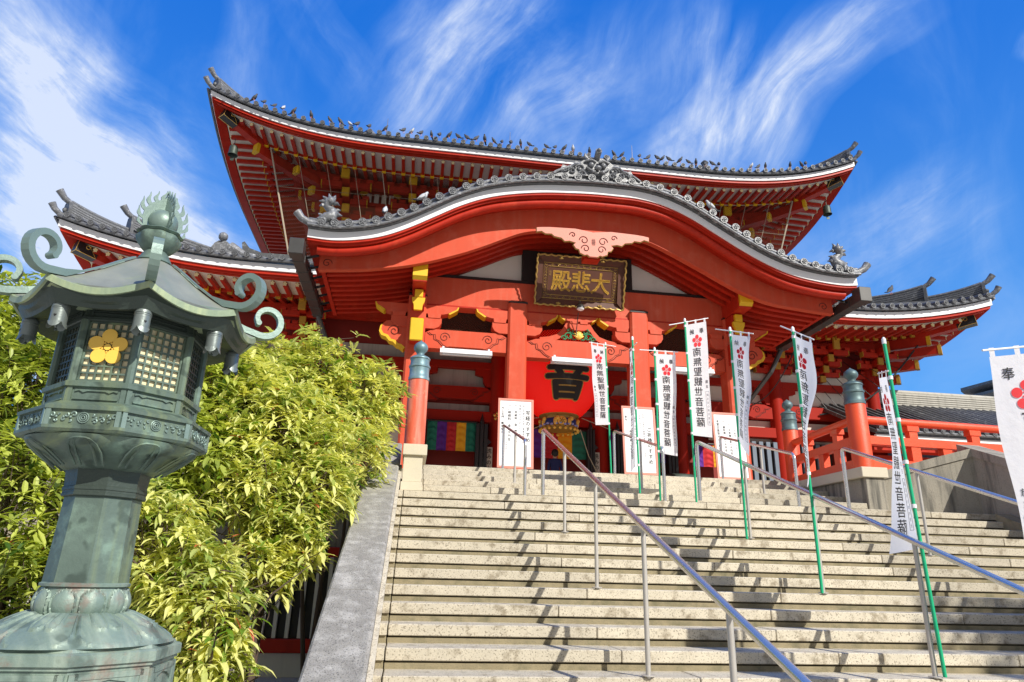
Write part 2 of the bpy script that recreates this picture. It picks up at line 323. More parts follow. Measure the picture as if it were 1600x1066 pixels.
def tag(o, label=None, cat=None, group=None, kind=None):
    if label: o['label'] = label
    if cat: o['category'] = cat
    if group: o['group'] = group
    if kind: o['kind'] = kind
    return o
def thing(name, label, cat, loc=(0, 0, 0), group=None):
    o = bpy.data.objects.new(name, None); COL.objects.link(o); o.location = loc; o.empty_display_size = .2
    return tag(o, label, cat, group)
_inv = {}
def wloc(o):
    v = Vector((0, 0, 0))
    while o is not None: v = v+o.location; o = o.parent
    return v
def obj(name, mb, m, parent=None, smooth=None, label=None, loc=None):
    """mesh given in world coordinates (or relative to loc); becomes ONE object, origin at parent or loc"""
    me = bpy.data.meshes.new(name)
    off = wloc(parent) if parent is not None else Vector(loc or (0, 0, 0))
    me.from_pydata([tuple(Vector(v)-off) for v in mb.v], [], mb.f)
    ms = m if isinstance(m, (list, tuple)) else [m]
    for q in ms: me.materials.append(M[q] if isinstance(q, str) else q)
    if len(ms) > 1: me.polygons.foreach_set('material_index', mb.m)
    bm = bmesh.new(); bm.from_mesh(me); bmesh.ops.recalc_face_normals(bm, faces=bm.faces[:]); bm.to_mesh(me); bm.free()
    if smooth:
        me.polygons.foreach_set('use_smooth', [True]*len(me.polygons)); me.set_sharp_from_angle(angle=R(smooth))
    me.update()
    o = bpy.data.objects.new(name, me); COL.objects.link(o)
    if parent is not None: o.parent = parent
    elif loc: o.location = loc
    if label: o['label'] = label
    return o
def copy_tree(o, parent=None):
    c = o.copy(); COL.objects.link(c); c.parent = parent
    for ch in [x for x in bpy.data.objects if x.parent is o and x is not c]: copy_tree(ch, c)
    return c
def kids(o): return list(o.children)

# ------------------------------------------------------------------ lettering
_gl = {}
def glyph(ch, bold=.0, th=None):
    key = (ch, bold, th)
    if key in _gl: return _gl[key]
    cu = bpy.data.curves.new('glyph', 'FONT'); cu.body = ch; cu.size = 1.0; cu.align_x = 'CENTER'; cu.resolution_u = 3
    o = bpy.data.objects.new('glyph', cu); COL.objects.link(o); dg = bpy.context.evaluated_depsgraph_get(); dg.update()
    me = o.evaluated_get(dg).to_mesh()
    bm = bmesh.new(); bm.from_mesh(me); bmesh.ops.triangulate(bm, faces=bm.faces[:])
    if th:
        for _ in range(5):
            es = [e for e in bm.edges if e.calc_length() > th]
            if not es: break
            bmesh.ops.subdivide_edges(bm, edges=es, cuts=1); bmesh.ops.triangulate(bm, faces=bm.faces[:])
    bm.verts.index_update(); V = [(v.co.x, v.co.y-.36) for v in bm.verts]; F = [tuple(v.index for v in f.verts) for f in bm.faces]
    if bold:
        V0, F0 = V, F; V = []; F = []
        for k in range(9):
            a = PI/4*k; dx, dy = (bold*math.cos(a), bold*math.sin(a)) if k < 8 else (0, 0); q = len(V); V = V+[(x+dx, y+dy) for x, y in V0]; F = F+[tuple(i+q for i in f) for f in F0]
    bm.free(); o.evaluated_get(dg).to_mesh_clear(); bpy.data.objects.remove(o); bpy.data.curves.remove(cu)
    _gl[key] = (V, F); return V, F
def put_glyph(mb, ch, cu, cv, su, sv, fn, bold=0.0, mirror=False, th=None):
    """fn(u, v) -> 3D; glyph centred at (cu, cv), sizes su, sv in the units of fn"""
    V, F = glyph(ch, bold, th); k = -1 if mirror else 1
    mb.add([fn(cu+k*x*su, cv+y*sv) for x, y in V], F)
# ================================================================== SETTING: ground, stairs, walls
T_ = .38926; RS = .16
XC = 4.12
def nose(y): return RS/T_*y
g = MB(); g.box(-150, 200, -60, 400, -1.05, -.75); tag(obj('ground', g, 'ground'), kind='structure')

def make_stairs():
    st = thing('stone_staircase', 'wide flight of granite steps climbing to the temple porch', 'staircase', (4.1, 0, -.75))
    rnd = random.Random(3)
    def step(n, y, z, x0, x1, depth):
        mb = MB(); x = x0; x += 0
        first = rnd.uniform(.9, 2.3) if n % 2 else rnd.uniform(1.6, 2.6)
        xs = [x0]
        while xs[-1] < x1-.9:
            xs.append(min(xs[-1]+(first if len(xs) == 1 else rnd.uniform(1.7, 2.5)), x1))
        xs[-1] = x1
        for a, b in zip(xs, xs[1:]):
            dz = rnd.uniform(-.003, .003)
            mb.bbox(a+.004, b-.004, y+rnd.uniform(-.003, .003), y+depth+.045, z-.098, z+dz, .007)
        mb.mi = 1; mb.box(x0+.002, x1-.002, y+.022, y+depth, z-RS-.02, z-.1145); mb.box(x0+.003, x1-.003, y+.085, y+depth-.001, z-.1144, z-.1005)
        obj('step', mb, ['granite', 'riser'], st)
    for n in range(-4, 13): step(n, n*T_, n*RS, 0, 9.9 if n < 13 else 8, T_ if n < 12 else .62)
    for n in range(13, 18): step(n, 4.671+.555*(n-12), n*RS, .3, 7.94, .555)
    # narrow edging stones beside the left ends of the steps
    for n in range(-4, 13):
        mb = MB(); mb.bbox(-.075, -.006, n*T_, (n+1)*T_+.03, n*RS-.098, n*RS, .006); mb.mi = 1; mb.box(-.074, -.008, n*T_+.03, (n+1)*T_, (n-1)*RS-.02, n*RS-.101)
        obj('edging_stone', mb, ['granite', 'riser'], st)
    for n in range(13, 18):
        y = 4.671+.555*(n-12)
        for a, b in ((.22, .294), (7.946, 8.02)):
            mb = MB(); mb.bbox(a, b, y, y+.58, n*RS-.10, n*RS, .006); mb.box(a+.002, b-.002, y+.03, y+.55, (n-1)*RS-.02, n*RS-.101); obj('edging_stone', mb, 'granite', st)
make_stairs()
# solid mass under the stairs
g = MB(); g.add([(x, y, z) for x in (-.07, 9.9) for (y, z) in ((-1.3, -.86), (4.5, 1.52), (7.4, 2.3), (14, 2.45), (14, -.86))], [(0, 1, 2, 3, 4), (9, 8, 7, 6, 5), (0, 5, 6, 1), (1, 6, 7, 2), (2, 7, 8, 3), (3, 8, 9, 4), (4, 9, 5, 0)])
tag(obj('stair_foundation', g, 'riser'), 'hidden masonry core under the granite steps', 'foundation', kind='structure')
# porch floor
g = MB(); g.bbox(-9.2, 17.5, 8.02, 17, 2.50, 2.712, .01); tag(obj('porch_floor', g, 'granite'), 'pale stone floor slab of the temple porch', 'floor', kind='structure')

def sloped(mb, x0, x1, y0, y1, o0, o1):   # slab following the stair slope
    mb.hexa([(x0, y0, nose(y0)+o0), (x1, y0, nose(y0)+o0), (x1, y1, nose(y1)+o0), (x0, y1, nose(y1)+o0), (x0, y0, nose(y0)+o1), (x1, y0, nose(y0)+o1), (x1, y1, nose(y1)+o1), (x0, y1, nose(y1)+o1)])
lw = thing('stair_side_wall', 'sloping stone side wall with lichened grey capping left of the steps', 'wall', (-.3, 2, -.75))
mb = MB()
for a, b in ((-2.2, -.9), (-.9, .72), (.72, 2.55), (2.55, 4.45), (4.45, 6.35)):
    y0, y1 = a+.004, b-.004
    P = []
    # capping with rounded shoulders
    sec = [(-.545, .12), (-.545, .285), (-.525, .305), (-.125, .305), (-.10, .285), (-.10, .12)]
    mb.band([[(x, y, nose(y)+o) for x, o in sec] for y in (y0, y1)])
obj('capping', mb, 'capstone', lw)
mb = MB(); mb.hexa([(-.52, -2.2, -.76), (-.105, -2.2, -.76), (-.105, 6.35, -.76), (-.52, 6.35, -.76), (-.52, -2.2, nose(-2.2)+.12), (-.105, -2.2, nose(-2.2)+.12), (-.105, 6.35, nose(6.35)+.12), (-.52, 6.35, nose(6.35)+.12)])
sloped(mb, -.104, -.076, -2.2, 5.2, -.3, .20); sloped(mb, -.098, -.055, -2.2, 5.2, .201, .235)
obj('wall_body', mb, 'granite', lw)

def fin(name, cx, cy, z0, zt, r, gm='giboshi', label='', flip=False):
    """round newel post with bronze onion finial; z0 foot, zt top of painted shaft"""
    o = thing(name, label, 'newel post', (cx, cy, z0), 'vermilion posts with bronze onion finials')
    mb = MB(); mb.lathe([(r*1.02, z0), (r*1.02, z0+.02), (r, z0+.04), (r, zt), (r*.97, zt+.01)], 28, (cx, cy, 0)); obj('shaft', mb, 'post' if flip else 'orange', o, smooth=40)
    h = r*.9; mb = MB()
    prof = [(r*1.06, zt-.02), (r*1.06, zt+.03), (r*1.0, zt+.04), (r*.98, zt+.13), (r*1.0, zt+.19), (r*1.09, zt+.20), (r*1.09, zt+.225), (r*.99, zt+.235), (r*.94, zt+.30), (r*.96, zt+.335), (r*1.04, zt+.345), (r*1.04, zt+.36), (r*.90, zt+.385), (r*.60, zt+.41), (r*.36, zt+.43)]
    mb.lathe(prof, 28, (cx, cy, 0)); c = obj('finial_collar', mb, gm, o, smooth=45)
    k = r/.175; z = zt+.425
    pr = [(.07*k, z), (.065*k, z+.025), (.085*k, z+.05), (.115*k, z+.08), (.128*k, z+.12), (.122*k, z+.16), (.10*k, z+.195), (.06*k, z+.225), (.025*k, z+.245), (.006*k, z+.265)]
    mb = MB(); mb.lathe(pr, 28, (cx, cy, 0)); obj('onion_finial', mb, gm, o, smooth=60)
    return o
def pedestal(cx, y0, y1, side, label):
    o = thing('stone_pedestal', label, 'pedestal', (cx, y0, 1.92))
    w = .17
    mb = MB(); mb.bbox(cx-w-.01, cx+w+.02, y0, y1, 2.46, 2.63, .008); obj('cap', mb, 'cream', o)
    mb = MB(); mb.bbox(cx-w+.01, cx+w-.04, y0+.05, y1-.02, 2.06, 2.459, .006); mb.bbox(cx-w-.01, cx+w-.03, y0+.02, y1, 1.925, 2.058, .006); obj('body', mb, 'cream', o)
    return o
pedestal(.125, 4.72, 5.75, -1, 'cream stone pedestal under the left red newel post, beside the bush')
fin('newel_post', .11, 5.25, 2.632, 3.80, .165, 'giboshiL', 'weathered red post with pale blue-green finial beside the bush, left of the steps', True)
fin('newel_post', 8.1, 5.42, 2.70, 3.90, .175, 'giboshi', 'big near orange post with green bronze finial at the right head of the steps')
fin('newel_post', 8.27, 8.0, 2.713, 3.93, .16, 'giboshi', 'smaller far orange post with dark finial behind the twisted banner on the right')
# right pedestal + base wall that carries the balustrade
rp = thing('stone_pedestal', 'grey stone base under the right orange balustrade and newel posts', 'pedestal', (8.1, 5.2, 1.92))
mb = MB(); mb.bbox(7.86, 8.36, 5.14, 8.3, 2.52, 2.70, .01); obj('cap', mb, 'cream', rp)
mb = MB(); mb.bbox(7.945, 8.31, 5.19, 8.2, 1.90, 2.519, .01); obj('body', mb, 'retwall', rp)  # darker stone than the cap: dirt and part shadow put into the colour
# right retaining wall
rw = thing('retaining_wall', 'rain-stained grey stone wall with a peaked cap right of the steps', 'wall', (10, 4, -.75))
def wallseg(p, q, zt0, zt1, zb, th, bm_, capm, y_only=False):
    a = Vector((p[0], p[1], 0)); b = Vector((q[0], q[1], 0)); d = (b-a).normalized(); n = Vector((-d.y, d.x, 0))
    def hx(e0, e1, za0, za1, zb0, zb1):
        P = []
        for z0, z1 in ((za0, za1), (zb0, zb1)):
            P += [a-n*e0+Vector((0, 0, z0)), b-n*e0+Vector((0, 0, z1)), b+n*e1+Vector((0, 0, z1)), a+n*e1+Vector((0, 0, z0))]
        return P
    bm_.hexa(hx(0, th, zb, zb, zt0-.151, zt1-.151)); capm.hexa(hx(.025, th+.03, zt0-.15, zt1-.15, zt0, zt1))
mb = MB(); mc = MB()
wallseg((8.36, 5.36), (9.92, 4.955), 2.66, 3.09, 1.80, .4, mb, mc)
obj('wall_body', mb, 'retwall', rw); obj('capping', mc, 'retwall', rw)
mb = MB(); mc = MB()
for (a, b) in ((5.25, 3.2), (3.19, 1.4), (1.39, -.5), (-.51, -2.2)):
    for (m_, x0, x1, o0, o1) in ((mb, 9.905, 10.3, -1.2, .90), (mc, 9.88, 10.33, .901, 1.05)):
        sloped(m_, x0, x1, b, a, o0, o1)
obj('sloping_wall', mb, 'retwall', rw); obj('sloping_capping', mc, 'retwall', rw)
mb = MB(); sloped(mb, 9.62, 9.903, -2, 4.4, -.12, .09); obj('kerb', mb, 'riser', rw)
mb = MB(); mb.box(9.9, 14, 4.98, 8.1, -.75, 2.5); obj('terrace', mb, 'retwall', rw)

# balustrades
def balustrade(p, q, label, n, zt=3.68, first=.35):
    o = thing('balustrade', label, 'balustrade', (p[0], p[1], 2.7))
    a = Vector((p[0], p[1], 0)); b = Vector((q[0], q[1], 0))
    def P(t, z): v = a.lerp(b, t); return (v.x, v.y, z)
    mb = MB(); mb.tube([P(0, zt-.06), P(1, zt-.06)], .075, 16); obj('top_rail', mb, 'orange', o, smooth=40)
    mb = MB(); mb.beam(P(0, 3.24), P(1, 3.24), .16, .15); obj('middle_rail', mb, 'orange', o)
    mb = MB(); mb.beam(P(0, 2.80), P(1, 2.80), .2, .17); obj('bottom_rail', mb, 'orange', o)
    L = (b-a).length; d = (b-a)/L
    for i in range(n):
        t = (first+i*(L-2*first)/max(n-1, 1))/L; c = a.lerp(b, t)
        def bx(w, dd, z0, z1, m_):
            x = d*w/2; y = Vector((-d.y, d.x, 0))*dd/2; P8 = []
            for z in (z0, z1): P8 += [c-x-y+Vector((0, 0, z)), c+x-y+Vector((0, 0, z)), c+x+y+Vector((0, 0, z)), c-x+y+Vector((0, 0, z))]
            m_.hexa(P8)
        mb = MB(); bx(.19, .13, 2.886, 3.164, mb); obj('strut', mb, 'orange', o)
        if i % 2 == (0 if n > 2 else 1):
            mb = MB(); bx(.17, .12, 3.316, 3.45, mb); bx(.24, .15, 3.451, 3.55, mb); obj('bearing_block', mb, 'orange', o)
    return o
balustrade((8.12, 5.6), (8.26, 7.85), 'short orange railing between the near and far newel posts on the right', 3, first=.55)
balustrade((8.28, 5.48), (13.5, 5.72), 'long orange railing running right behind the stained stone wall', 6, first=.95)

# ------------------------------------------------------------------ handrails
def bend(P, r, k=6):
    P = [Vector(p) for p in P]; out = [P[0]]
    for i in range(1, len(P)-1):
        a = (P[i-1]-P[i]).normalized(); b = (P[i+1]-P[i]).normalized()
        s0 = P[i]+a*r; s1 = P[i]+b*r
        for j in range(k+1): t = j/k; out.append(s0*(1-t)**2+P[i]*2*t*(1-t)+s1*t*t)
    out.append(P[-1]); return out
def handrail(name, x, ys, h, label, top=None, zf=nose, h1=None, cat='handrail', r=.030, both=False, group='steel handrails on the steps'):
    o = thing(name, label, cat, (x, ys[0], zf(ys[0])), group)
    y0, y1 = ys[0], ys[-1]          # y0 = upper end
    h1 = h1 or h; hh = lambda y: h+(h1-h)*(y0-y)/(y0-y1)
    P = [(x, y0, zf(y0)), (x, y0, zf(y0)+h), (x, y1, zf(y1)+h1)]
    if both: P.append((x, y1, zf(y1)))
    mb = MB(); mb.tube(bend(P, .09), r, 16); obj('rail', mb, 'steel', o, smooth=60)
    for y in (ys[1:-1] if both else ys[1:]):
        mb = MB(); z = zf(y)-.02; zz = z
        mb.tube([(x, y, zz), (x, y, zf(y)+hh(y)-.02)], .0215, 12); mb.lathe([(.055, zz+.018), (.055, zz+.026), (.03, zz+.03)], 16, (x, y, 0)); obj('post', mb, 'steelbrown', o, smooth=50)
    return o
handrail('handrail', 2.13, [4.72, 3.16, 1.585, .02, -1.56, -3.1], 1.02, h1=1.28, label='long polished handrail running down the middle to the bottom edge of the picture')
handrail('handrail', 4.70, [4.76, 3.17, 1.585, .03, -1.56, -3.1], .95, h1=1.24, label='handrail with green banner poles tied to its posts')
handrail('handrail', 7.02, [4.38, 2.77, 1.2, -.35, -1.9], 1.05, h1=1.30, label='rightmost handrail in front of the stained stone wall')
zu = lambda y: 1.92+(y-4.75)*.8/2.72
for x, lb in ((1.85, 'short handrail on the top steps in front of the leftmost white notice board'), (4.11, 'short handrail on the top steps in front of the middle notice board'), (6.39, 'short handrail on the top steps in front of the rightmost notice board')):
    handrail('handrail', x, [7.48, 5.85, 4.75], .86, lb, zf=zu, both=True, r=.026)
# ================================================================== BRONZE LANTERN (octagonal)
LX, LY = -1.500, -1.868
LA = math.atan2(-5.8915-LY, .1285-LX)      # one corner of the octagon looks this way
O8 = [LA+PI/4*k for k in range(8)]
C8 = math.cos(PI/8)
def lp(r, a, z): return Vector((LX+r*math.cos(a), LY+r*math.sin(a), z))
def oct_(mb, prof): mb.lathe(prof, 8, (LX, LY, 0), a0=LA)
def face_fn(k, r):
    """local frame of octagon face k (between corners k and k+1): u along, v up, w outwards"""
    a0, a1 = O8[k], O8[(k+1) % 8]; p0 = lp(r, a0, 0); p1 = lp(r, a1, 0); u = (p1-p0); L = u.length; u.normalize(); c = (p0+p1)/2; n = Vector((c.x-LX, c.y-LY, 0)).normalized()
    return (lambda x, z, w=0.0: c+u*x+n*w+Vector((0, 0, z))), L
def make_lantern():
    o = thing('bronze_lantern', 'tall octagonal verdigris bronze lantern in the left foreground', 'lantern', (LX, LY, -.75))
    # pedestal
    mb = MB(); oct_(mb, [(.70, -.75), (.70, -.55), (.64, -.53), (.60, -.40), (.50, -.25), (.475, -.2), (.475, .305)]); obj('base', mb, 'bronzebase', o)
    mb = MB(); oct_(mb, [(.47, .300), (.488, .306), (.488, .318), (.502, .324), (.502, .368), (.488, .376), (.474, .378), (.466, .392), (.30, .395)]); obj('base_slab', mb, 'bronzebase', o)
    # framed panels on the base
    mb = MB()
    for k in range(8):
        fn, L = face_fn(k, .475)
        for (x0, x1, z0, z1, d) in ((-L/2+.03, L/2-.03, .265, .29, .014), (-L/2+.03, L/2-.03, -.12, -.09, .014), (-L/2+.005, -L/2+.045, -.09, .29, .014), (L/2-.045, L/2-.005, -.09, .29, .014)):
            mb.prism([(x0, z0), (x1, z0), (x1, z1), (x0, z1)], lambda u, v, w: fn(u, v, w), -.002, d)
        top = [(-L/2+.045, .266), (L/2-.045, .266)]
        sc = [(L/2-.045, .225), (L/2-.06, .215), (L/2-.075, .235), (L/2-.095, .232), (L/2-.11, .245), (.04, .250), (0, .258), (-.04, .250), (-L/2+.11, .245), (-L/2+.095, .232), (-L/2+.075, .235), (-L/2+.06, .215), (-L/2+.045, .225)]
        mb.prism(top+sc, lambda u, v, w: fn(u, v, w), -.002, .010)
    obj('base_panel', mb, 'bronzebase', o)
    # two rings of lotus petals modelled as relief
    ND = 384
    def relief(z, r, n, ph, s0, t, prof, rk=1.0, zk=0.0):
        """radius with n petals; t = 0..1 along the petal"""
        out = []
        for k in range(ND):
            a = LA+2*PI*k/ND; q = ((a-LA)*n/(2*PI)+ph) % 1.0*2-1      # -1..1 across a petal
            dd = prof(q, t); out.append(lp(r+dd*rk, a, z+dd*zk))
        return out
    def skp(q, t):      # spreading skirt petals: broad petal with two raised inner lobes
        edge = .93 if t < .7 else .93*math.sqrt(max(0, 1-((t-.7)/.36)**2)) ; d = 0.0
        if abs(q) < edge: d += .020*(1-.6*(q/edge)**2)
        if abs(abs(q)-edge) < .05 and t < .98: d += .013
        if t < .66:
            wl = .46*math.sqrt(max(0, 1-(max(0, t-.42)/.24)**2)); ql = abs(q)-.25
            if abs(ql) < wl*.5: d += .018*(1-(ql/(wl*.5+1e-6))**2)
            if abs(abs(ql)-wl*.5) < .05: d += .014
        return d
    secs = []
    for i in range(29):
        t = i/28; r = .222+.225*(t**1.15); z = .515-.118*(t**1.5)
        secs.append(relief(z, r, 8, 0.0, 0, t, skp, .35, .5))
    secs.append([lp(.462, LA+2*PI*k/ND, .392) for k in range(ND)])
    mb = MB(); mb.band(secs); obj('lotus_skirt', mb, 'bronzebase', o, smooth=55)
    def bdp(q, t):
        e = .86*math.sqrt(max(0, 1-max(0, (t-.55)/.42)**2.2)) if t > .55 else .86-.14*(1-t/.55)**2; d = 0
        if abs(q) < e: d += .016*(1-(q/e)**2*.8)*(1-abs(2*t-1)**4*.5)
        if abs(abs(q)-e) < .045: d += .010
        return d
    secs = []
    for i in range(21):
        t = i/20; r = .192+.014*math.sin(PI*min(1, t*1.1)); z = .515+.125*t; secs.append(relief(z, r, 10, .15, 0, t, bdp))
    for r, z in ((.188, .646), (.204, .650), (.206, .662), (.194, .668), (.10, .67)): secs.append([lp(r, LA+2*PI*k/ND, z) for k in range(ND)])
    mb = MB(); mb.band(secs); obj('lotus_band', mb, 'bronzebase', o, smooth=50)
    # shaft
    mb = MB(); oct_(mb, [(.196, .665), (.194, .70), (.182, 1.085), (.180, 1.09)]); obj('shaft', mb, 'bronze', o)
    mb = MB(); oct_(mb, [(.196, 1.088), (.20, 1.092), (.20, 1.104), (.197, 1.106), (.197, 1.118), (.201, 1.12), (.201, 1.135), (.196, 1.14), (.196, 1.16), (.205, 1.24)]); obj('shaft_collar', mb, 'bronzedark', o)
    # under-deck lotus
    def ul(a, z):
        t = (a-LA)*8/(2*PI); return 1+.045*abs(math.sin(t*PI))**.45
    mb = MB(); mb.lathe([(.19, 1.222), (.22, 1.232), (.262, 1.262), (.31, 1.292), (.36, 1.315), (.395, 1.34), (.405, 1.365), (.38, 1.372)], 96, (LX, LY, 0), wob=ul); obj('deck_lotus', mb, 'bronze', o, smooth=45)
    mb = MB()
    for k in range(8):
        for (hw, ro) in ((.30, .0), (.17, .004)):
            a = LA+PI/4*(k+.5); P = []
            for j in range(11):
                s = -1+2*j/10; q = 1-abs(s)**3
                t = q; rad = .25+.155*t+.012; z = 1.248+.115*t-.004
                P.append(lp(rad, a+s*hw*(1-.15*(1-q)), z-.012))
            mb.tube(P, .006, 5)
    obj('petal_outline', mb, 'bronze', o, smooth=60)
    # deck with carved frieze
    mb = MB(); oct_(mb, [(.40, 1.362), (.455, 1.372), (.468, 1.385), (.468, 1.40), (.455, 1.402), (.455, 1.478), (.472, 1.48), (.474, 1.496), (.46, 1.505), (.405, 1.53), (.395, 1.535)]); obj('deck', mb, 'bronze', o)
    rnd = random.Random(5)
    for k in range(8):
        fn, L = face_fn(k, .455); mb = MB()
        for s in (-1, 1): mb.prism([(s*L/2, 1.40), (s*(L/2-.022), 1.40), (s*(L/2-.022), 1.48), (s*L/2, 1.48)], lambda u, v, w: fn(u, v, w), -.001, .012)
        if k not in (6, 7, 0, 1): obj('deck_frieze', mb, 'bronze', o); continue
        def sp(cx, cz, r, tw, sg): mb.tube([fn(cx+sg*math.cos(t)*r*(1-t/9.0), cz+math.sin(t)*r*(1-t/9.0), .004) for t in [tw+j*.55 for j in range(11)]], .0042, 5)
        for j in range(3): mb.tube([fn(math.cos(t)*(.008+.009*j), 1.44+math.sin(t)*(.008+.009*j), .006-.001*j) for t in [i*PI/6 for i in range(12)]], .003, 5, closed=True)
        for s in (-1, 1):
            for i in range(4):
                cx = s*(.045+i*.033)
                if abs(cx) > L/2-.03: break
                sp(cx, 1.456-(.006 if i % 2 else 0), .014, rnd.uniform(0, 6), s); sp(cx+s*.012, 1.424+(.006 if i % 2 else 0), .013, rnd.uniform(0, 6), -s)
                mb.sphere(fn(cx+s*.014, 1.441, .003), .007, 6, 4)
        obj('deck_frieze', mb, 'curl', o, smooth=60)
    # lower plinth of the fire box
    mb = MB(); oct_(mb, [(.395, 1.53), (.372, 1.54), (.372, 1.61), (.392, 1.615), (.395, 1.638), (.385, 1.645), (.36, 1.645)]); obj('box_plinth', mb, 'bronze', o)
    mb = MB()
    for k in range(8):
        fn, L = face_fn(k, .372)
        for s in (-1, 1): mb.prism([(s*L/2, 1.535), (s*(L/2-.025), 1.535), (s*(L/2-.025), 1.612), (s*L/2, 1.612)], lambda u, v, w: fn(u, v, w), -.001, .008)
        sc = [(-L/2+.04, 1.60), (L/2-.04, 1.60), (L/2-.04, 1.588), (L/2-.06, 1.594), (L/2-.08, 1.584), (L/2-.10, 1.592), (-L/2+.10, 1.592), (-L/2+.08, 1.584), (-L/2+.06, 1.594), (-L/2+.04, 1.588)]
        mb.prism(sc, lambda u, v, w: fn(u, v, w), -.001, .009)
        mb.prism([(-L/2+.035, 1.548), (L/2-.035, 1.548), (L/2-.035, 1.556), (-L/2+.035, 1.556)], lambda u, v, w: fn(u, v, w), -.001, .009)
    obj('plinth_panel', mb, 'bronze', o)
    # fire box: corner posts, lattice faces
    RB = .372; z0, z1 = 1.645, 2.10
    mb = MB(); oct_(mb, [(.30, 1.64), (.30, 2.18)]); obj('inner_paper', mb, 'paper', o)
    mb = MB(); oct_(mb, [(.372, 1.975), (.378, 1.98), (.378, 1.995), (.37, 2.0), (.365, 2.08), (.38, 2.085), (.385, 2.13), (.40, 2.135), (.40, 2.17)]); obj('box_frieze', mb, 'bronzedark', o)
    for k in range(8):
        mb = MB(); a = O8[k]
        mb.lathe([(.022, z0), (.022, 1.98)], 8, tuple(lp(RB-.012, a, 0)), a0=a); obj('corner_post', mb, 'bronze', o)
    for k in range(8):
        fn, L = face_fn(k, RB-.018); mb = MB(); nx, nz = 6, 8; h0, h1 = 1.655, 1.972; w = L/2-.022
        for i in range(nx+1):
            x = -w+2*w*i/nx; mb.prism([(x-.0048, h0), (x+.0048, h0), (x+.0048, h1), (x-.0048, h1)], lambda u, v, ww: fn(u, v, ww), -.009, .0)
        for i in range(nz+1):
            z = h0+(h1-h0)*i/nz; mb.prism([(-w, z-.0048), (w, z-.0048), (w, z+.0048), (-w, z+.0048)], lambda u, v, ww: fn(u, v, ww), -.008, .001)
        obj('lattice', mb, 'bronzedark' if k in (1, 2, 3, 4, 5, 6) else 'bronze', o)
        mb = MB()
        mb.prism([(-w, h0), (w, h0), (w, h1), (-w, h1)], lambda u, v, ww: fn(u, v, ww), -.018, -.014); obj('window_paper', mb, 'paper', o)
        # louvres above
        mb = MB(); fn2, L2 = face_fn(k, .368)
        for i in range(5): z = 2.012+i*.013; mb.prism([(-L2/2+.04, z), (L2/2-.04, z), (L2/2-.04, z+.006), (-L2/2+.04, z+.006)], lambda u, v, ww: fn2(u, v, ww), -.002, .008)
        for s in (-1, 1): mb.prism([(s*(L2/2-.04), 2.0), (s*(L2/2-.03), 2.0), (s*(L2/2-.03), 2.08), (s*(L2/2-.04), 2.08)], lambda u, v, ww: fn2(u, v, ww), -.002, .010)
        obj('louvre', mb, 'bronzedark', o)
    # gilt plum-blossom crest on the face left of the front corner
    fn, L = face_fn(7, RB-.018)
    mb = MB(); cz, cx = 1.835, .0
    def disc(cx_, cz_, r, w0, w1, seg=28): mb.prism([(cx_+r*math.cos(2*PI*i/seg), cz_+r*math.sin(2*PI*i/seg)) for i in range(seg)], lambda u, v, w: fn(u, v, w), w0, w1)
    for i in range(5): a = PI/2+2*PI*i/5; disc(cx+.062*math.cos(a), cz+.062*math.sin(a), .0375, .006, .016)
    disc(cx, cz, .017, .006, .015)
    for i in range(10): a = PI/2+2*PI*i/10; disc(cx+.026*math.cos(a), cz+.026*math.sin(a), .005, .006, .014, 10)
    obj('plum_blossom_crest', mb, 'goldpaint', o, smooth=30)
    # roof
    RE = .635; ZE = 2.12
    def eave(a, sag=.06):   # corners rise
        t = ((a-LA) % (PI/4))/(PI/4); s = abs(2*t-1)**2.0
        return s
    n = 96; prof = [(0.0, .0, 1.0), (.12, .030, .85), (.3, .108, .5), (.5, .212, .2), (.66, .298, .05), (.8, .365, 0), (.93, .41, 0)]
    rings = []
    def octr(a): t = ((a-LA) % (PI/4))-PI/8; return C8/math.cos(t)
    top = []
    for (t, dz, sg) in prof:
        r0 = RE*(1-t)+.03*t
        top.append([lp(r0*(octr(a)*(1-t)+t), a, ZE-.052+dz+.062*eave(a)*sg) for a in [LA+2*PI*i/n for i in range(n)]])
    skin_ = MB(); skin_.band(top); obj('roof', skin_, 'bronzeroof', o, smooth=40)
    mb = MB()   # fascia + soffit
    rr = []
    for (f, dz) in ((.985, -.036), (.955, -.042), (.94, -.062), (.90, -.066), (.88, -.085), (.72, -.06), (.62, -.035)):
        rr.append([lp(RE*f*octr(a), a, ZE-.052+dz+.062*eave(a)*(1 if f > .9 else .3)) for a in [LA+2*PI*i/n for i in range(n)]])
    mb.band(rr); obj('eave_underside', mb, 'bronzedark', o, smooth=30)
    rr = []; mb = MB()
    for (f, dz) in ((.97, .004), (1.0, .002), (1.008, -.002), (1.008, -.036), (.97, -.0365)):
        rr.append([lp(RE*f*octr(a), a, ZE-.052+dz+.062*eave(a)) for a in [LA+2*PI*i/n for i in range(n)]])
    mb.band(rr); obj('eave_rim', mb, 'rim', o, smooth=30)
    # hip ribs ending in scrolls
    for k in range(8):
        a = O8[k]; P = []
        for (t, dz, sg) in prof[::-1]:
            r0 = RE*(1-t)+.03*t; P.append((r0*(C8/C8*(1-t)+t) if True else r0, ZE-.052+dz+.062*sg+.012))
        P = P[1:]
        # scroll: continues outwards and curls up and back
        r0, zz0 = P[-1]; c = (r0+.045, zz0+.105)
        sp = []
        for j in range(22):
            t = -PI/2-.25+j*(2*PI*0.86)/21; rad = .108*(1-.58*(j/21)**1.3)
            sp.append((c[0]+rad*math.cos(t)*1.0, c[1]+rad*math.sin(t)))
        path = P[:-1]+sp
        mb = MB(); secs = []
        m_ = len(path)
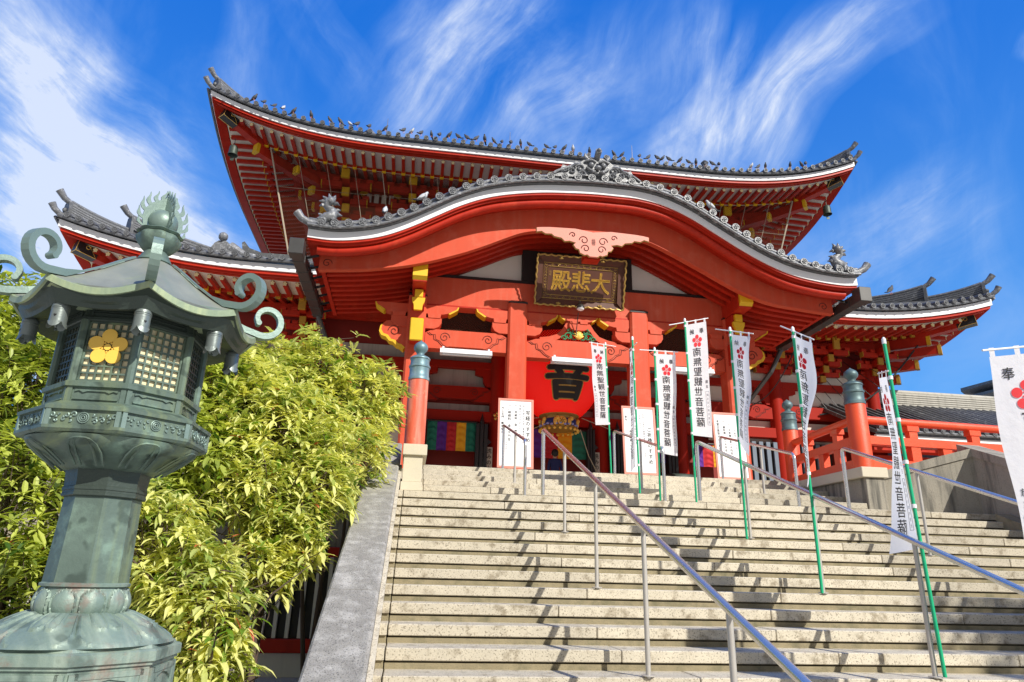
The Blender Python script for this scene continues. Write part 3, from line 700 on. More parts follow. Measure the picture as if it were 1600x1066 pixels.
        for j, (r_, z_) in enumerate(path):
            q = path[min(j+1, m_-1)]; q0 = path[max(j-1, 0)]; tx, tz = q[0]-q0[0], q[1]-q0[1]; l = math.hypot(tx, tz); nx_, nz_ = -tz/l, tx/l
            th = .005 if j < len(P)-2 else .019-.006*max(0, (j-len(P))/22); w = .016 if j < len(P)-2 else .025
            e = Vector((-math.sin(a), math.cos(a), 0))
            ring = []
            for (sn, sw) in ((-1, -1), (1, -1), (1, 1), (-1, 1)): v = lp(r_+nx_*th*sn, a, z_+nz_*th*sn)+e*w*sw; ring.append(v)
            secs.append(ring)
        mb.band(secs); rb = obj('hip_scroll', mb, 'curl', o)
        # knob at the tip
        r_, z_ = path[-1]; mb = MB(); e = Vector((-math.sin(a), math.cos(a), 0))
        mb.tube([lp(r_, a, z_-.004)-e*.026, lp(r_, a, z_-.004)+e*.026], .017, 12); obj('scroll_tip', mb, 'curl', rb, smooth=40)
        # bell bracket
        mb = MB(); p = lp(.50, a, 2.055); mb.beam(lp(.42, a, 2.06), lp(.545, a, 2.05), .035, .035); obj('bell_bracket', mb, 'curl', o)
    # finial: cup, jewel, flames
    def cupw(a, z): return 1+.10*abs(math.cos(4*(a-LA)/1.0))**2*(1 if z > 2.6 else .2)
    mb = MB(); mb.lathe([(.05, 2.44), (.10, 2.47), (.075, 2.52), (.06, 2.545), (.085, 2.56), (.115, 2.60), (.118, 2.63), (.10, 2.655), (.12, 2.665), (.112, 2.672), (.06, 2.67)], 48, (LX, LY, 0), wob=cupw); obj('finial_cup', mb, 'bronze', o, smooth=50)
    mb = MB(); mb.sphere((LX, LY, 2.742), .088, 28, 18, (1, 1, .98)); obj('jewel', mb, 'curl', o, smooth=80)
    # flames: four plates of curved tongues
    for q in range(4):
        a = LA+PI/4+PI/2*q if False else LA+PI/2*q+.35; mb = MB()
        e = Vector((math.cos(a), math.sin(a), 0)); nn = Vector((-math.sin(a), math.cos(a), 0))
        def fp(u, v, w): return Vector((LX, LY, 0))+e*u+nn*w+Vector((0, 0, v))
        sheet = [(.086, 2.68), (.105, 2.68), (.122, 2.74), (.115, 2.80), (.085, 2.85), (.045, 2.885), (.02, 2.90), (0.0, 2.93), (0, 2.832), (.03, 2.828), (.06, 2.808), (.08, 2.775), (.089, 2.74)]
        mb.prism(sheet, fp, -.004, .004)
        for (u0, v0, du, dv, w) in ((.105, 2.685, .050, .055, .013), (.112, 2.73, .050, .075, .015), (.108, 2.785, .038, .09, .015), (.085, 2.83, .028, .09, .015), (.052, 2.865, .016, .08, .014), (.016, 2.885, .004, .085, .013)):
            pl = []; pr_ = []
            for j in range(7):
                t = j/6; uu = u0+du*math.sin(t*PI/2)*(.6+.4*t)+.012*math.sin(t*PI*1.6); vv = v0+dv*t**1.1; ww = 1.35*w*(1-t)**.7*(.9+.2*math.sin(t*6)); pl.append((uu-ww, vv)); pr_.append((uu+ww*.7, vv))
            mb.prism(pl+pr_[::-1], fp, -.0035, .0035)
        obj('flame', mb, 'curl', o)
    return o
make_lantern()
def lbell(a, group='bronze bells hung from the big lantern'):
    p = lp(.515, a, 0); o = thing('bronze_bell', '', 'bell', (0, 0, 0), group)
    mb = MB(); r = .040
    mb.lathe([(.012, .108), (.028, .106), (r*.94, .097), (r, .088), (r, .082), (r+.002, .081), (r+.002, .077), (r-.001, .076), (r-.001, .072), (r+.002, .071), (r+.002, .067), (r, .066), (r, .0)], 28, (0, 0, 0)); obj('bell_body', mb, 'bell', o, smooth=40)
    hh = MB(); hh.prism([(0, .022), (.007, .031), (.0055, .036), (.002, .036), (0, .033), (-.002, .036), (-.0055, .036), (-.007, .031)], lambda u, v, w: (r+w, u, v), -.003, .0015); obj('heart_hole', hh, 'black', o)
    for s in (0, 1, 2, 3):   # crimped lip
        mb = MB(); A = [(r*1.0*math.cos(t), r*1.0*math.sin(t)) for t in [s*PI/2+j*PI/2/8 for j in range(9)]]
        lo = [(x*(1.02+.22*math.sin(j/8*PI)*0+.12), y*(1.14), -.030*abs(math.cos(j/8*PI))**.7) for j, (x, y) in enumerate(A)]
        mb.strip([(x, y, .001) for x, y in A], lo); obj('bell_lip', mb, 'bell', o, smooth=60)
    mb = MB(); mb.tube([(.011*math.cos(t), 0, .112+.014*math.sin(t)) for t in [j*PI/6 for j in range(12)]], .0025, 6, closed=True)
    mb.tube([(0, .009*math.cos(t), .135+.018*math.sin(t)) for t in [j*PI/6 for j in range(12)]], .002, 6, closed=True); obj('hook', mb, 'bell', o, smooth=60)
    mb = MB(); mb.tube([(0, 0, .05), (0, 0, -.03)], .0015, 5); mb.sphere((0, 0, -.035), .008, 8, 6); obj('clapper', mb, 'bronzedark', o)
    return o
b0 = None
BL = {0: 'pale bronze bell at the nearest corner of the lantern roof, before the lattice', 7: 'pale bronze bell left of the gilt blossom crest, hanging over the leaves', 6: 'dark bronze bell hanging at the far left edge of the lantern roof', 1: 'pale bronze bell hanging right of the lattice windows', 2: 'small bronze bell at the right end of the lantern roof, against the bush', }
for k in (0, 1, 2, 3, 5, 6, 7):
    if k in (3, 5): continue
    o = lbell(O8[k]) if b0 is None else copy_tree(b0)
    if b0 is None: b0 = o
    o.location = lp(.518, O8[k], 1.905); o.rotation_euler.z = O8[k]+.4; o['label'] = BL[k]
# ================================================================== TEMPLE HALL
def interp(T, x):
    if x <= T[0][0]: return T[0][1]
    if x >= T[-1][0]: return T[-1][1]
    for i in range(len(T)-1):
        if x <= T[i+1][0]:
            x0, y0 = T[i]; x1, y1 = T[i+1]; t = (x-x0)/(x1-x0)
            m0 = (T[i+1][1]-T[i-1][1])/(T[i+1][0]-T[i-1][0]) if i > 0 else (y1-y0)/(x1-x0)
            m1 = (T[i+2][1]-T[i][1])/(T[i+2][0]-T[i][0]) if i+2 < len(T) else (y1-y0)/(x1-x0)
            h = x1-x0; t2, t3 = t*t, t*t*t
            return (2*t3-3*t2+1)*y0+(t3-2*t2+t)*h*m0+(-2*t3+3*t2)*y1+(t3-t2)*h*m1
KT = [(-2.62, 7.886), (-2.05, 7.861), (-1.486, 7.933), (-.921, 8.088), (-.356, 8.36), (.217, 8.706), (.803, 9.059), (1.407, 9.334), (2.026, 9.508), (2.81, 9.64), (3.62, 9.71), (4.1, 9.735), (4.6, 9.738),
      (5.253, 9.721), (5.912, 9.592), (6.566, 9.318), (7.211, 8.935), (7.854, 8.555), (8.498, 8.228), (9.151, 7.991), (9.821, 7.876), (10.504, 7.832), (10.86, 7.862)]
BT = [(-2.4, 7.27), (-2.22, 7.29), (-1.28, 7.393), (-.46, 7.555), (.171, 7.741), (.925, 8.031), (1.5, 8.30), (2.0, 8.56), (2.4, 8.74), (2.9, 8.84), (4.12, 8.92), (5.064, 8.896), (5.6, 8.78), (6.0, 8.61), (6.5, 8.36),
      (7.0, 8.10), (7.5, 7.83), (7.9, 7.63), (8.34, 7.46), (8.805, 7.343), (9.443, 7.274), (10.247, 7.205), (10.6, 7.19)]
K = lambda x: interp(KT, x)
BT = [(.13+(x-.13)*1.017, z+.115) for x, z in BT]
B = lambda x: interp(BT, x)
def xs_(a, b, n): return [a+(b-a)*i/n for i in range(n+1)]

hall = thing('temple_hall', 'vermilion two-storey Buddhist temple hall with curved tiled roofs', 'temple', (XC, 12, 2.7))
def grp(name, parent=hall):   # a part that is an empty would not render; parts are meshes, so a main mesh carries the sub-parts
    pass

# ---- karahafu porch roof: the main mesh is the roof surface
XL, XR = -2.62, 10.86
X = xs_(XL, XR, 120)
mb = MB()
def curve_slab(mb, f0, f1, y0, y1, X):
    """slab whose lower edge is f0(x) and upper edge f1(x), between depths y0 and y1 (may be functions)"""
    mb.band([[(x, y0, f0(x)), (x, y0, f1(x)), (x, y1, f1(x)), (x, y1, f0(x))] for x in X])
curve_slab(mb, lambda x: K(x)+.205, lambda x: K(x)+.26, 8.46, 12.6, X)
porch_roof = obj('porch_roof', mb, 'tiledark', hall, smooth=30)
mb = MB(); curve_slab(mb, lambda x: K(x), lambda x: K(x)+.203, 8.57, 8.75, X); obj('eave_board', mb, 'strip', porch_roof, smooth=30)
inset = lambda f, x, d: f(XC+(x-XC)*(1-d))
mb = MB(); curve_slab(mb, lambda x: K(x)-.10, lambda x: K(x)+.0, 8.66, 12.4, X)
curve_slab(mb, lambda x: K(x)-.055, lambda x: K(x)+.0, 8.60, 8.70, X); obj('fascia', mb, 'red', porch_roof, smooth=30)
Xi = xs_(XL+.22, XR-.25, 110); mb = MB()
# rounded moulding under the fascia
def mould(mb, Xs, yc, dz, r, n=8):
    mb.band([[(x, yc+r*1.2*math.sin(2*PI*k/n), K(x)+dz+r*math.cos(2*PI*k/n)) for k in range(n)] for x in Xs])
mould(mb, Xi, 8.83, -.175, .10, 12); obj('round_moulding', mb, 'red', porch_roof, smooth=60)
mb = MB(); Xb = xs_(-2.40, 10.55, 110)
curve_slab(mb, lambda x: B(x), lambda x: max(K(x)-.10, B(x)+.05), 9.25, 9.40, Xb); bb = obj('barge_board', mb, 'red2', porch_roof, smooth=30)
mb = MB()   # engraved swirls at the ends of the barge board, lighter lower edge
for sx, cx in ((1, -2.22), (-1, 10.3)):
    cz = B(cx)+.17
    mb.tube([(cx+sx*(.12-.0125*t)*math.cos(t*1.0), 9.245, cz+(.12-.0125*t)*math.sin(t)) for t in [j*.45 for j in range(20)]], .008, 5)
obj('swirl', mb, 'line', bb)
mb = MB(); mb.band([[(x, 9.22, B(x)-.012), (x, 9.22, B(x)+.03), (x, 9.25, B(x)+.03), (x, 9.25, B(x)-.012)] for x in Xb]); obj('lower_bead', mb, 'red2', bb, smooth=30)
# curved ribs of the soffit
ys = [9.66+.315*i for i in range(9)]
k = 0
for i, y in enumerate(ys):
    for (a, b) in (((-2.25, 10.4),) if y < 10.7 else ((-2.25, -.30), (8.55, 10.4))):
        mb = MB(); Xr = xs_(a, b, 90 if b-a > 5 else 24)
        mb.band([[(x, y-.062, B(x)+.03), (x, y-.065, B(x)+.19), (x, y+.065, B(x)+.19), (x, y+.062, B(x)+.03)] for x in Xr]); obj('curved_rafter', mb, 'red', porch_roof, smooth=30)
mb = MB()
mb.band([[(x, 9.35, B(x)+.191), (x, 9.35, B(x)+.22), (x, 12.5, B(x)+.22), (x, 12.5, B(x)+.191)] for x in Xr]) if False else None
Xr = xs_(-2.30, 10.45, 90); mb.band([[(x, 9.35, B(x)+.191), (x, 9.35, B(x)+.22), (x, 12.5, B(x)+.22), (x, 12.5, B(x)+.191)] for x in Xr]); obj('soffit_boards', mb, 'red', porch_roof, smooth=30)
for s, x in ((-1, -2.32), (1, 10.46)):
    mb = MB(); mb.beam((x, 9.42, B(x)+.16), (x, 12.4, B(x)+.16), .10, .24); obj('side_board', mb, 'red', porch_roof)
# tiles: end discs with flower marks, and rows running back
def tile_disc(mb, c, r, d, seg=12):
    """round end tile: c centre, d direction the face looks"""
    d = Vector(d).normalized(); x = d.cross(Vector((0, 0, 1))).normalized(); y = x.cross(d); c = Vector(c)
    P = lambda rr, a, w: c+x*rr*math.cos(a)+y*rr*math.sin(a)+d*w
    rings = [(r*.98, -.12), (r, 0), (r*.98, .02), (r*.80, .02), (r*.77, .008), (r*.01, .008)]
    mb.band([[P(rr, 2*PI*k/seg, w) for k in range(seg)] for rr, w in rings])
    for k in range(5): a = PI/2+2*PI*k/5; mb.sphere(P(r*.40, a, .012), r*.23, 6, 4)
    mb.sphere(P(0, 0, .014), r*.16, 6, 4)
mb = MB(); s = XL+.30; pts = []
L = 0; px, pz = XL, K(XL); nxt = .28
for i in range(1, 1200):
    x = XL+(XR-XL)*i/1200; z = K(x); L += math.hypot(x-px, z-pz); px, pz = x, z
    if L >= nxt: pts.append((x, z)); nxt += .335
for (x, z) in pts:
    dz = (K(x+.05)-K(x-.05))/.1
    nx_, nz_ = -dz/math.hypot(dz, 1), 1/math.hypot(dz, 1)
    c = (x+nx_*.325, 8.37, z+nz_*.325)
    tile_disc(mb, c, .098, (0, -1, 0)); 
    mb.tube([(c[0], 8.39, c[2]), (c[0], 12.4, c[2]+.05)], .07, 8)
tt = obj('end_tiles', mb, 'tile', porch_roof, smooth=40)
mb = MB()   # lower pendant tiles and the edge roll along the verge
for f0, yy, r in ((.235, 8.40, .038),): mb.tube([(x, yy, K(x)+f0) for x in X], r, 8)
mb.tube([(x, 8.46, K(x)+.30) for x in X], .038, 8)
mb.tube([(x, 8.54, K(x)+.40) for x in X], .07, 10)
obj('verge_tiles', mb, 'tile', porch_roof, smooth=60)
for sx, x0 in ((-1, XL), (1, XR)):      # upturned horn tiles at the ends
    mb = MB(); z0 = K(x0)+.30
    P = [(x0-sx*.25, 8.52, z0), (x0, 8.5, z0+.03), (x0+sx*.16, 8.48, z0+.11), (x0+sx*.27, 8.46, z0+.25)]
    mb.tube(P, [.07, .08, .085, .10], 12); obj('horn_tile', mb, 'tile', porch_roof, smooth=50)
# central demon ornament
def onigawara(cx, y, z, s, parent, mats='tile'):
    o_ = MB(); f = lambda u, v, d: (cx+u*s, y-d*s, z+v*s*.84)
    half = [(0, .60), (.16, .60), (.30, .52), (.42, .40), (.52, .44), (.56, .36), (.70, .24), (.84, .28), (.88, .16), (1.02, .06), (1.12, -.08), (.98, -.12), (.60, -.08), (.0, .04)]
    o_.prism(half+[(-u, v) for u, v in half[::-1][1:-1]], f, -.08, .10)
    b = obj('ridge_end_ornament', o_, mats, parent)
    d_ = MB()
    for sg in (-1, 1):
        d_.sphere(f(sg*.15, .33, .13), .075*s, 10, 6); d_.tube([f(sg*.03, .42, .15), f(sg*.15, .47, .17), f(sg*.29, .44, .13)], .035*s, 8)
        d_.tube([f(sg*.24, .54, .10), f(sg*.30, .62, .12), f(sg*.29, .72, .12)], [.05*s, .04*s, .01*s], 8)
        d_.tube([f(sg*.06, .10, .15), f(sg*.18, .14, .16), f(sg*.27, .24, .13)], .035*s, 8); d_.sphere(f(sg*.12, .10, .16), .05*s, 8, 5)
        for (c0, r0) in (((.42, .20), .12), ((.62, .08), .10), ((.80, .08), .08), ((.36, .02), .10)):
            d_.tube([f(sg*(c0[0]+(r0-.011*t)*math.cos(t)), c0[1]+(r0-.011*t)*math.sin(t), .12) for t in [j*.55 for j in range(15)]], .024*s, 6)
        for j in range(3): d_.tube([f(sg*(.40+.17*j), .36-.1*j, .10), f(sg*(.55+.17*j), .30-.11*j, .14), f(sg*(.72+.17*j), .14-.09*j, .11)], .028*s, 6)
    d_.sphere(f(0, .22, .18), .075*s, 10, 6, (1.2, 1, .8)); d_.box(*sorted((cx-.2*s, cx+.2*s)), y-.14*s, y-.10*s, z+.06*s, z+.10*s)
    obj('demon_face', d_, mats, b, smooth=60)
    t_ = MB(); t_.tube([f(0, .50, .0), f(0, .62, .14), f(0, .70, .30)], [.07*s, .075*s, .08*s], 12); t_.sphere(f(0, .70, .32), .05*s, 8, 5); obj('tail_tile', t_, mats, b, smooth=50)
onigawara(XC, 8.52, 10.14, 1.04, porch_roof)
# pendant under the gable
mb = MB(); f = lambda u, v, d: (XC+.0+u, 8.93-d, 8.16+v)
half = [(0, 0.0), (.10, .0), (.16, .05), (.22, .03), (.34, .08), (.36, .17), (.44, .19), (.50, .28), (.44, .34), (.60, .38), (.72, .36), (.80, .44), (.98, .47), (1.05, .53), (1.20, .52), (1.30, .58), (1.42, .55), (1.42, .66), (1.30, .68), (1.1, .70), (.8, .71), (.45, .72), (0, .66)]
pen = MB(); pen.prism(half+[(-u, v) for u, v in half[::-1][1:-1]], f, 0, .07); pp = obj('gable_pendant', pen, 'pink', porch_roof)
mb = MB(); edge = half[1:18]
for sg in (-1, 1): mb.tube([f(sg*u, v, .03) for u, v in edge], .022, 6)
obj('gilt_edge', mb, 'oldgold', pp)
mb = MB()
for sg in (-1, 1):
    for (cx, cz, r) in ((.24, .42, .12), (.20, .20, .11), (.52, .54, .085)):
        mb.tube([f(sg*(cx+(r-.0115*t)*math.cos(t*1.0)), cz+(r-.0115*t)*math.sin(t), .072) for t in [j*.5 for j in range(15)]], .012, 5)
for i in (-1, 0, 1): mb.beam(f(i*.03, .30, .072), f(i*.03, .48, .072), .008, .01, (0, 1, 0)); mb.beam(f(-.05, .39+i*.04, .072), f(.05, .39+i*.04, .072), .008, .01)
obj('carved_spiral', mb, 'line', pp)
mb = MB(); mb.box(XC-.20, XC+.20, 9.01, 9.30, 8.16, 8.32); obj('ridge_pole_end', mb, 'red', porch_roof)

# ---- porch columns and beams
def bevel_col(mb, x0, x1, y0, y1, z0, z1, b=.05): mb.bbox(x0, x1, y0, y1, z0, z1, b)
for (x0, x1) in ((-.29, .17), (2.26, 2.75), (5.49, 5.98), (8.08, 8.55)):
    mb = MB(); w = .05; z1 = 7.40
    P = [(x0+w, 10.36), (x1-w, 10.36), (x1, 10.36+w), (x1, 10.85-w), (x1-w, 10.85), (x0+w, 10.85), (x0, 10.85-w), (x0, 10.36+w)]
    mb.prism(P, lambda u, v, d: (u, v, d), 2.72, z1); c = obj('porch_column', mb, 'red2', hall)
    mb = MB(); mb.box(x0+.0, x1-.0, 10.345, 10.87, z1+.001, z1+.03); mb.hexa([(x0, 10.34, z1+.031), (x1, 10.34, z1+.031), (x1, 10.85, z1+.031), (x0, 10.85, z1+.031), (x0+.07, 10.44, z1+.10), (x1-.07, 10.44, z1+.10), (x1-.07, 10.85, z1+.10), (x0+.07, 10.85, z1+.10)]); obj('copper_cap', mb, 'black', c)
    mb = MB(); mb.bbox(x0-.06, x1+.06, 10.30, 10.91, 2.714, 2.83, .02); obj('base_stone', mb, 'granite', c)
mb = MB(); mb.bbox(-.02, 8.27, 10.48, 10.86, 7.20, 8.02, .02); tb = obj('tie_beam', mb, 'red2', hall)
mb = MB(); mb.box(0, 8.25, 10.50, 10.84, 8.021, 8.10); obj('dark_ledge', mb, 'dark', tb)
mb = MB(); mb.box(-.02, 8.27, 10.465, 10.479, 7.20, 7.24); obj('lower_bead', mb, 'red', tb)
# tympanum
mb = MB(); Xt = xs_(.35, 7.9, 40); mb.band([[(x, 10.72, 8.08), (x, 10.72, max(B(x)+.12, 8.09)), (x, 10.78, max(B(x)+.12, 8.09)), (x, 10.78, 8.08)] for x in Xt]); ty = obj('tympanum', mb, 'tympanum', hall)
mb = MB()
for i in range(74): x = .6+i*.1; mb.box(x, x+.012, 10.70, 10.712, 8.10, 8.18)
obj('bird_spikes', mb, 'wire', ty)
mb = MB()   # dark recess behind the plaque
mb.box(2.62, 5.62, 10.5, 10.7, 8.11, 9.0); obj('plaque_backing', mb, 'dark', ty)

# rainbow beams with engraved swirls
def swirl(mb, cx, cz, r, y, sg, rot=0):
    mb.tube([(cx+sg*(r-r*.085*t)*math.cos(t+rot), y, cz+(r-r*.085*t)*math.sin(t+rot)) for t in [j*.5 for j in range(20)]], .009, 5)
def koryo(x0, x1, z0, z1, y0, y1, m, lm='line', name='rainbow_beam', parent=hall):
    mb = MB(); L = x1-x0; n = 24
    top = [(x0+L*i/n, z1-.10*max(0, abs(2*i/n-1)-.82)/.18*1.0) for i in range(n+1)]
    bot = [(x1, z0)]+[(x1-L*.22, z0), (x1-L*.26, z0+.05), (x1-L*.30, z0+.07), (x0+L*.30, z0+.07), (x0+L*.26, z0+.05), (x0+L*.22, z0)]+[(x0, z0)]
    mb.prism(top+bot, lambda u, v, d: (u, d, v), y0, y1); k = obj(name, mb, m, parent)
    h = z1-z0
    for sg, xe in ((1, x0), (-1, x1)):
        mb = MB(); swirl(mb, xe+sg*L*.235*min(1, 2/L*1.1), z0+h*.60, h*.27, y0-.004, sg)
        q = L*min(1, 2.2/L)
        P = [(xe+sg*q*.02, z1-.10), (xe+sg*q*.06, z1-.16), (xe+sg*q*.10, z1-.15), (xe+sg*q*.11, z0+h*.45), (xe+sg*q*.16, z0+h*.36), (xe+sg*q*.20, z0+h*.18), (xe+sg*q*.26, z0+.02)]
        mb.tube([(x, y0-.004, z) for x, z in P], .010, 5); mb.tube([(x+sg*q*.022, y0-.004, z+.012) for x, z in P], .006, 5)
        obj('engraved_swirl', mb, lm, k)
    return k
for (x0, x1, z0, z1) in ((.18, 2.25, 6.06, 6.56), (2.76, 5.48, 5.99, 6.50), (5.99, 8.07, 5.95, 6.42)): koryo(x0, x1, z0, z1, 10.46, 10.78, 'red2')
# bracket arms beside the columns (block + boat arm with yellow tip)
def arm(cx, sg, z, y=10.42, s=1.0, full=False):
    mb = MB(); f = lambda u, v, d: (cx+sg*u*s, y+d, z+v*s)
    mb.prism([(0, -.28), (.22, -.28), (.34, -.22), (.40, -.12), (.40, .0), (0, 0)], f, 0, .34)
    mb.prism([(.06, .001), (.36, .001), (.38, .12), (.04, .12)], f, -.02, .36)
    mb.prism([(0, .121), (.42, .121), (.54, .15), (.66, .22), (.76, .27), (.80, .35), (0, .35)], f, .02, .32)
    a = obj('bracket_arm', mb, 'red2', hall)
    mb = MB(); e = [(.415, -.001), (.42, .04), (.47, .115), (.50, .119), (.56, .145), (.68, .215), (.78, .26), (.80, .30)]
    mb.prism([(.56, .148), (.66, .218), (.76, .27), (.80, .345), (.825, .345), (.80, .262), (.70, .192), (.60, .128)], f, .015, .325); obj('yellow_tip', mb, 'yellow', a)
for cx, sg in ((-.29, -1), (.17, 1), (2.26, -1), (2.75, 1), (5.49, -1), (5.98, 1), (8.08, -1), (8.55, 1)): arm(cx, sg, 6.84)
for sg in (-1, 1): arm(XC, sg, 6.97, s=.62)
# outer cloud-shaped noses
for sg, cx in ((-1, -.29), (1, 8.55)):
    mb = MB(); f = lambda u, v, d: (cx+sg*u, 10.45+d, 6.02+v)
    sh = [(0, .0), (.10, .08), (.18, .10), (.26, .18), (.36, .20), (.44, .30), (.56, .34), (.62, .44), (.60, .58), (.50, .68), (.36, .70), (.22, .64), (.10, .68), (0, .60)]
    mb.prism(sh, f, 0, .28); a = obj('cloud_nose', mb, 'red2', hall)
    mb = MB(); mb.prism([(u, v) for u, v in sh[:10]]+[(u+.05, v-.05) for u, v in sh[:10]][::-1], f, -.01, .29); obj('yellow_edge', mb, 'yellow', a)
    mb = MB(); swirl(mb, cx+sg*.30, 6.44, .15, 10.44, sg); obj('engraved_swirl', mb, 'line', a)
# projecting beams at the outer columns
for cx in (-.04, 8.28):
    mb = MB(); mb.bbox(cx-.17, cx+.17, 9.47, 10.5, 7.40, 7.86, .015); a = obj('projecting_beam', mb, 'red', hall)
    mb = MB(); mb.hexa([(cx-.175, 9.38, 7.52), (cx+.175, 9.38, 7.52), (cx+.175, 9.469, 7.44), (cx-.175, 9.469, 7.44), (cx-.175, 9.42, 7.86), (cx+.175, 9.42, 7.86), (cx+.175, 9.469, 7.865), (cx-.175, 9.469, 7.865)])
    obj('yellow_end', mb, 'yellow', a)
    mb = MB(); mb.bbox(cx-.15, cx+.15, 9.98, 10.4, 6.98, 7.39, .01); a = obj('projecting_arm', mb, 'red', hall)
    mb = MB(); mb.bbox(cx-.10, cx+.10, 9.88, 9.979, 7.17, 7.37, .01); mb.prism([(-.16, 7.16), (.16, 7.16), (.15, 7.06), (.11, 6.98), (.10, 6.84), (-.10, 6.84), (-.11, 6.98), (-.15, 7.06)], lambda u, v, d: (cx+u, d, v), 9.90, 9.985); obj('yellow_end', mb, 'yellow', a)
    mb = MB(); mb.bbox(cx-.155, cx+.155, 10.0, 10.36, 6.08, 6.66, .02); a = obj('beam_nose', mb, 'red', hall)
    mb = MB(); mb.bbox(cx-.16, cx+.16, 9.93, 9.999, 6.06, 6.64, .02); obj('yellow_end', mb, 'yellow', a)
# frog-leg strut with carved lotus
mb = MB(); f = lambda u, v, d: (XC+u, 10.5+d, 6.50+v)
half = [(.0, .62), (.16, .62), (.30, .54), (.42, .34), (.56, .18), (.78, .10), (1.02, .06), (1.02, .0), (.62, .0), (.44, .10), (.34, .28), (.22, .42), (0, .46)]
mb.prism(half+[(-u, v) for u, v in half[::-1][1:-1]], f, 0, .22); fr = obj('frog_leg_strut', mb, 'red2', hall)
mb = MB(); rnd = random.Random(9)
for sg in (-1, 1):
    for (cx, cz, r) in ((.12, .12, .11), (.26, .14, .11), (.38, .08, .08), (.20, .28, .09)): mb.tube([f(sg*(cx+(r-.01*t)*math.cos(t)), cz+(r-.01*t)*math.sin(t), .0) for t in [j*.6 for j in range(12)]], .022, 6)
obj('carved_leaves', mb, 'leafcarve', fr, smooth=60)
mb = MB(); mb.sphere(f(0, .16, -.04), .10, 12, 8, (1, .6, 1.1))
for i in range(7): a = -1.2+i*.4; mb.tube([f(0, .08, -.03), f(.10*math.sin(a), .08+.14*math.cos(a), -.08), f(.15*math.sin(a), .08+.22*math.cos(a), -.03)], [.03, .03, .006], 6)
obj('carved_flower', mb, 'goldpaint', fr, smooth=60)
# ceiling nets behind the beams (dark)
mb = MB(); mb.box(.1, 8.15, 10.95, 10.96, 6.3, 7.3); obj('bird_net_panel', mb, 'net', hall)
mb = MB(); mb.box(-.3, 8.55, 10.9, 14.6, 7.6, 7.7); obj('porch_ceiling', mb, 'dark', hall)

# ---- hall front wall, ground storey
YW = 14.3
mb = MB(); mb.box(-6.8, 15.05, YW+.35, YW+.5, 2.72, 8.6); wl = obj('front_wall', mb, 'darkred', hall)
for z0, z1 in ((6.2, 7.4), (5.36, 5.66)): mb = MB(); mb.box(-6.8, 15.05, YW+.30, YW+.349, z0, z1); obj('plaster_panel', mb, 'greyplaster', wl)
for q_ in ((-6.7, .2, YW+.28, YW+.349, 3.6, 5.0), (9.3, 14.9, YW+.2, YW+.25, 4.95, 5.65), (9.3, 14.9, YW+.2, YW+.25, 6.25, 7.3)): mb = MB(); mb.box(*q_); obj('plaster_panel', mb, 'plaster', wl)
cols = [-6.8, -3.4, -.05, 2.5, 5.74, 8.28, 11.6, 15.05]
for x in cols:
    mb = MB(); mb.lathe([(.235, 2.72), (.23, 5.0), (.22, 7.6)], 24, (x, YW+.05, 0)); cc = obj('hall_column', mb, 'redshade', hall, smooth=50)
for a, b in zip(cols, cols[1:]):
    mb = MB(); z0 = 5.06
    mb.bbox(a+.15, b-.15, YW-.10, YW+.2, z0, z0+.32, .01); mb2 = MB(); o_ = obj('lintel', mb, 'redshade', hall)
    koryo(a+.2, b-.2, 5.68, 6.14, YW-.05, YW+.2, 'redshade', name='inner_rainbow_beam')
    mb = MB(); mb.bbox(a+.15, b-.15, YW-.02, YW+.2, 6.72, 6.95, .01); obj('upper_tie', mb, 'redshade', hall)
    for sg, xe in ((1, a), (-1, b)):
        m2 = MB(); m2.prism([(xe+sg*.2, 6.16), (xe+sg*.34, 6.16), (xe+sg*.44, 6.32), (xe+sg*.46, 6.5), (xe+sg*.7, 6.56), (xe+sg*.7, 6.72), (xe+sg*.2, 6.72)], lambda u, v, d: (u, d, v), YW+.0, YW+.2); obj('wall_bracket', m2, 'redshade', hall)
for x in (2.5, 5.74):   # gilt crests on the lintel
    mb = MB()
    for i in range(5): t = PI/2+2*PI*i/5; mb.sphere((x+.09*math.cos(t), YW-.2, 5.24+.09*math.sin(t)), .05, 10, 6, (1, .5, 1))
    mb.sphere((x, YW-.21, 5.24), .04, 8, 6); obj('gilt_crest', mb, 'gold', hall, smooth=60)
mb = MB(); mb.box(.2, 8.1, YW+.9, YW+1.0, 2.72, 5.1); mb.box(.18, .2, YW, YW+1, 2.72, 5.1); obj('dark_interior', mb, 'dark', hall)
# folded black doors with pointed posts
for (x0, x1) in ((.18, .42), (1.86, 2.22), (2.78, 3.02), (5.2, 5.45), (6.02, 6.3), (7.7, 8.02)):
    mb = MB(); n = 3
    for i in range(n):
        xa = x0+(x1-x0)*i/n; mb.bbox(xa, xa+(x1-x0)/n-.015, YW-.42, YW-.12, 2.75, 4.95, .01)
    dd = obj('folded_door', mb, 'black', hall)
    mb = MB(); xm = (x0+x1)/2; mb.lathe([(.06, 4.95), (.07, 5.02), (.05, 5.10), (.0, 5.30)], 8, (xm, YW-.3, 0)); obj('pointed_finial', mb, 'black', dd)
# vertical slat window right of the porch
mb = MB()
for i in range(13): x = 10.1+i*.24; mb.box(x, x+.13, YW-.1, YW-.02, 3.35, 4.92)
sl = obj('slat_window', mb, 'slat', hall)
mb = MB(); mb.box(9.95, 13.3, YW+.0, YW+.02, 3.3, 4.95); obj('window_back', mb, 'dark', sl)

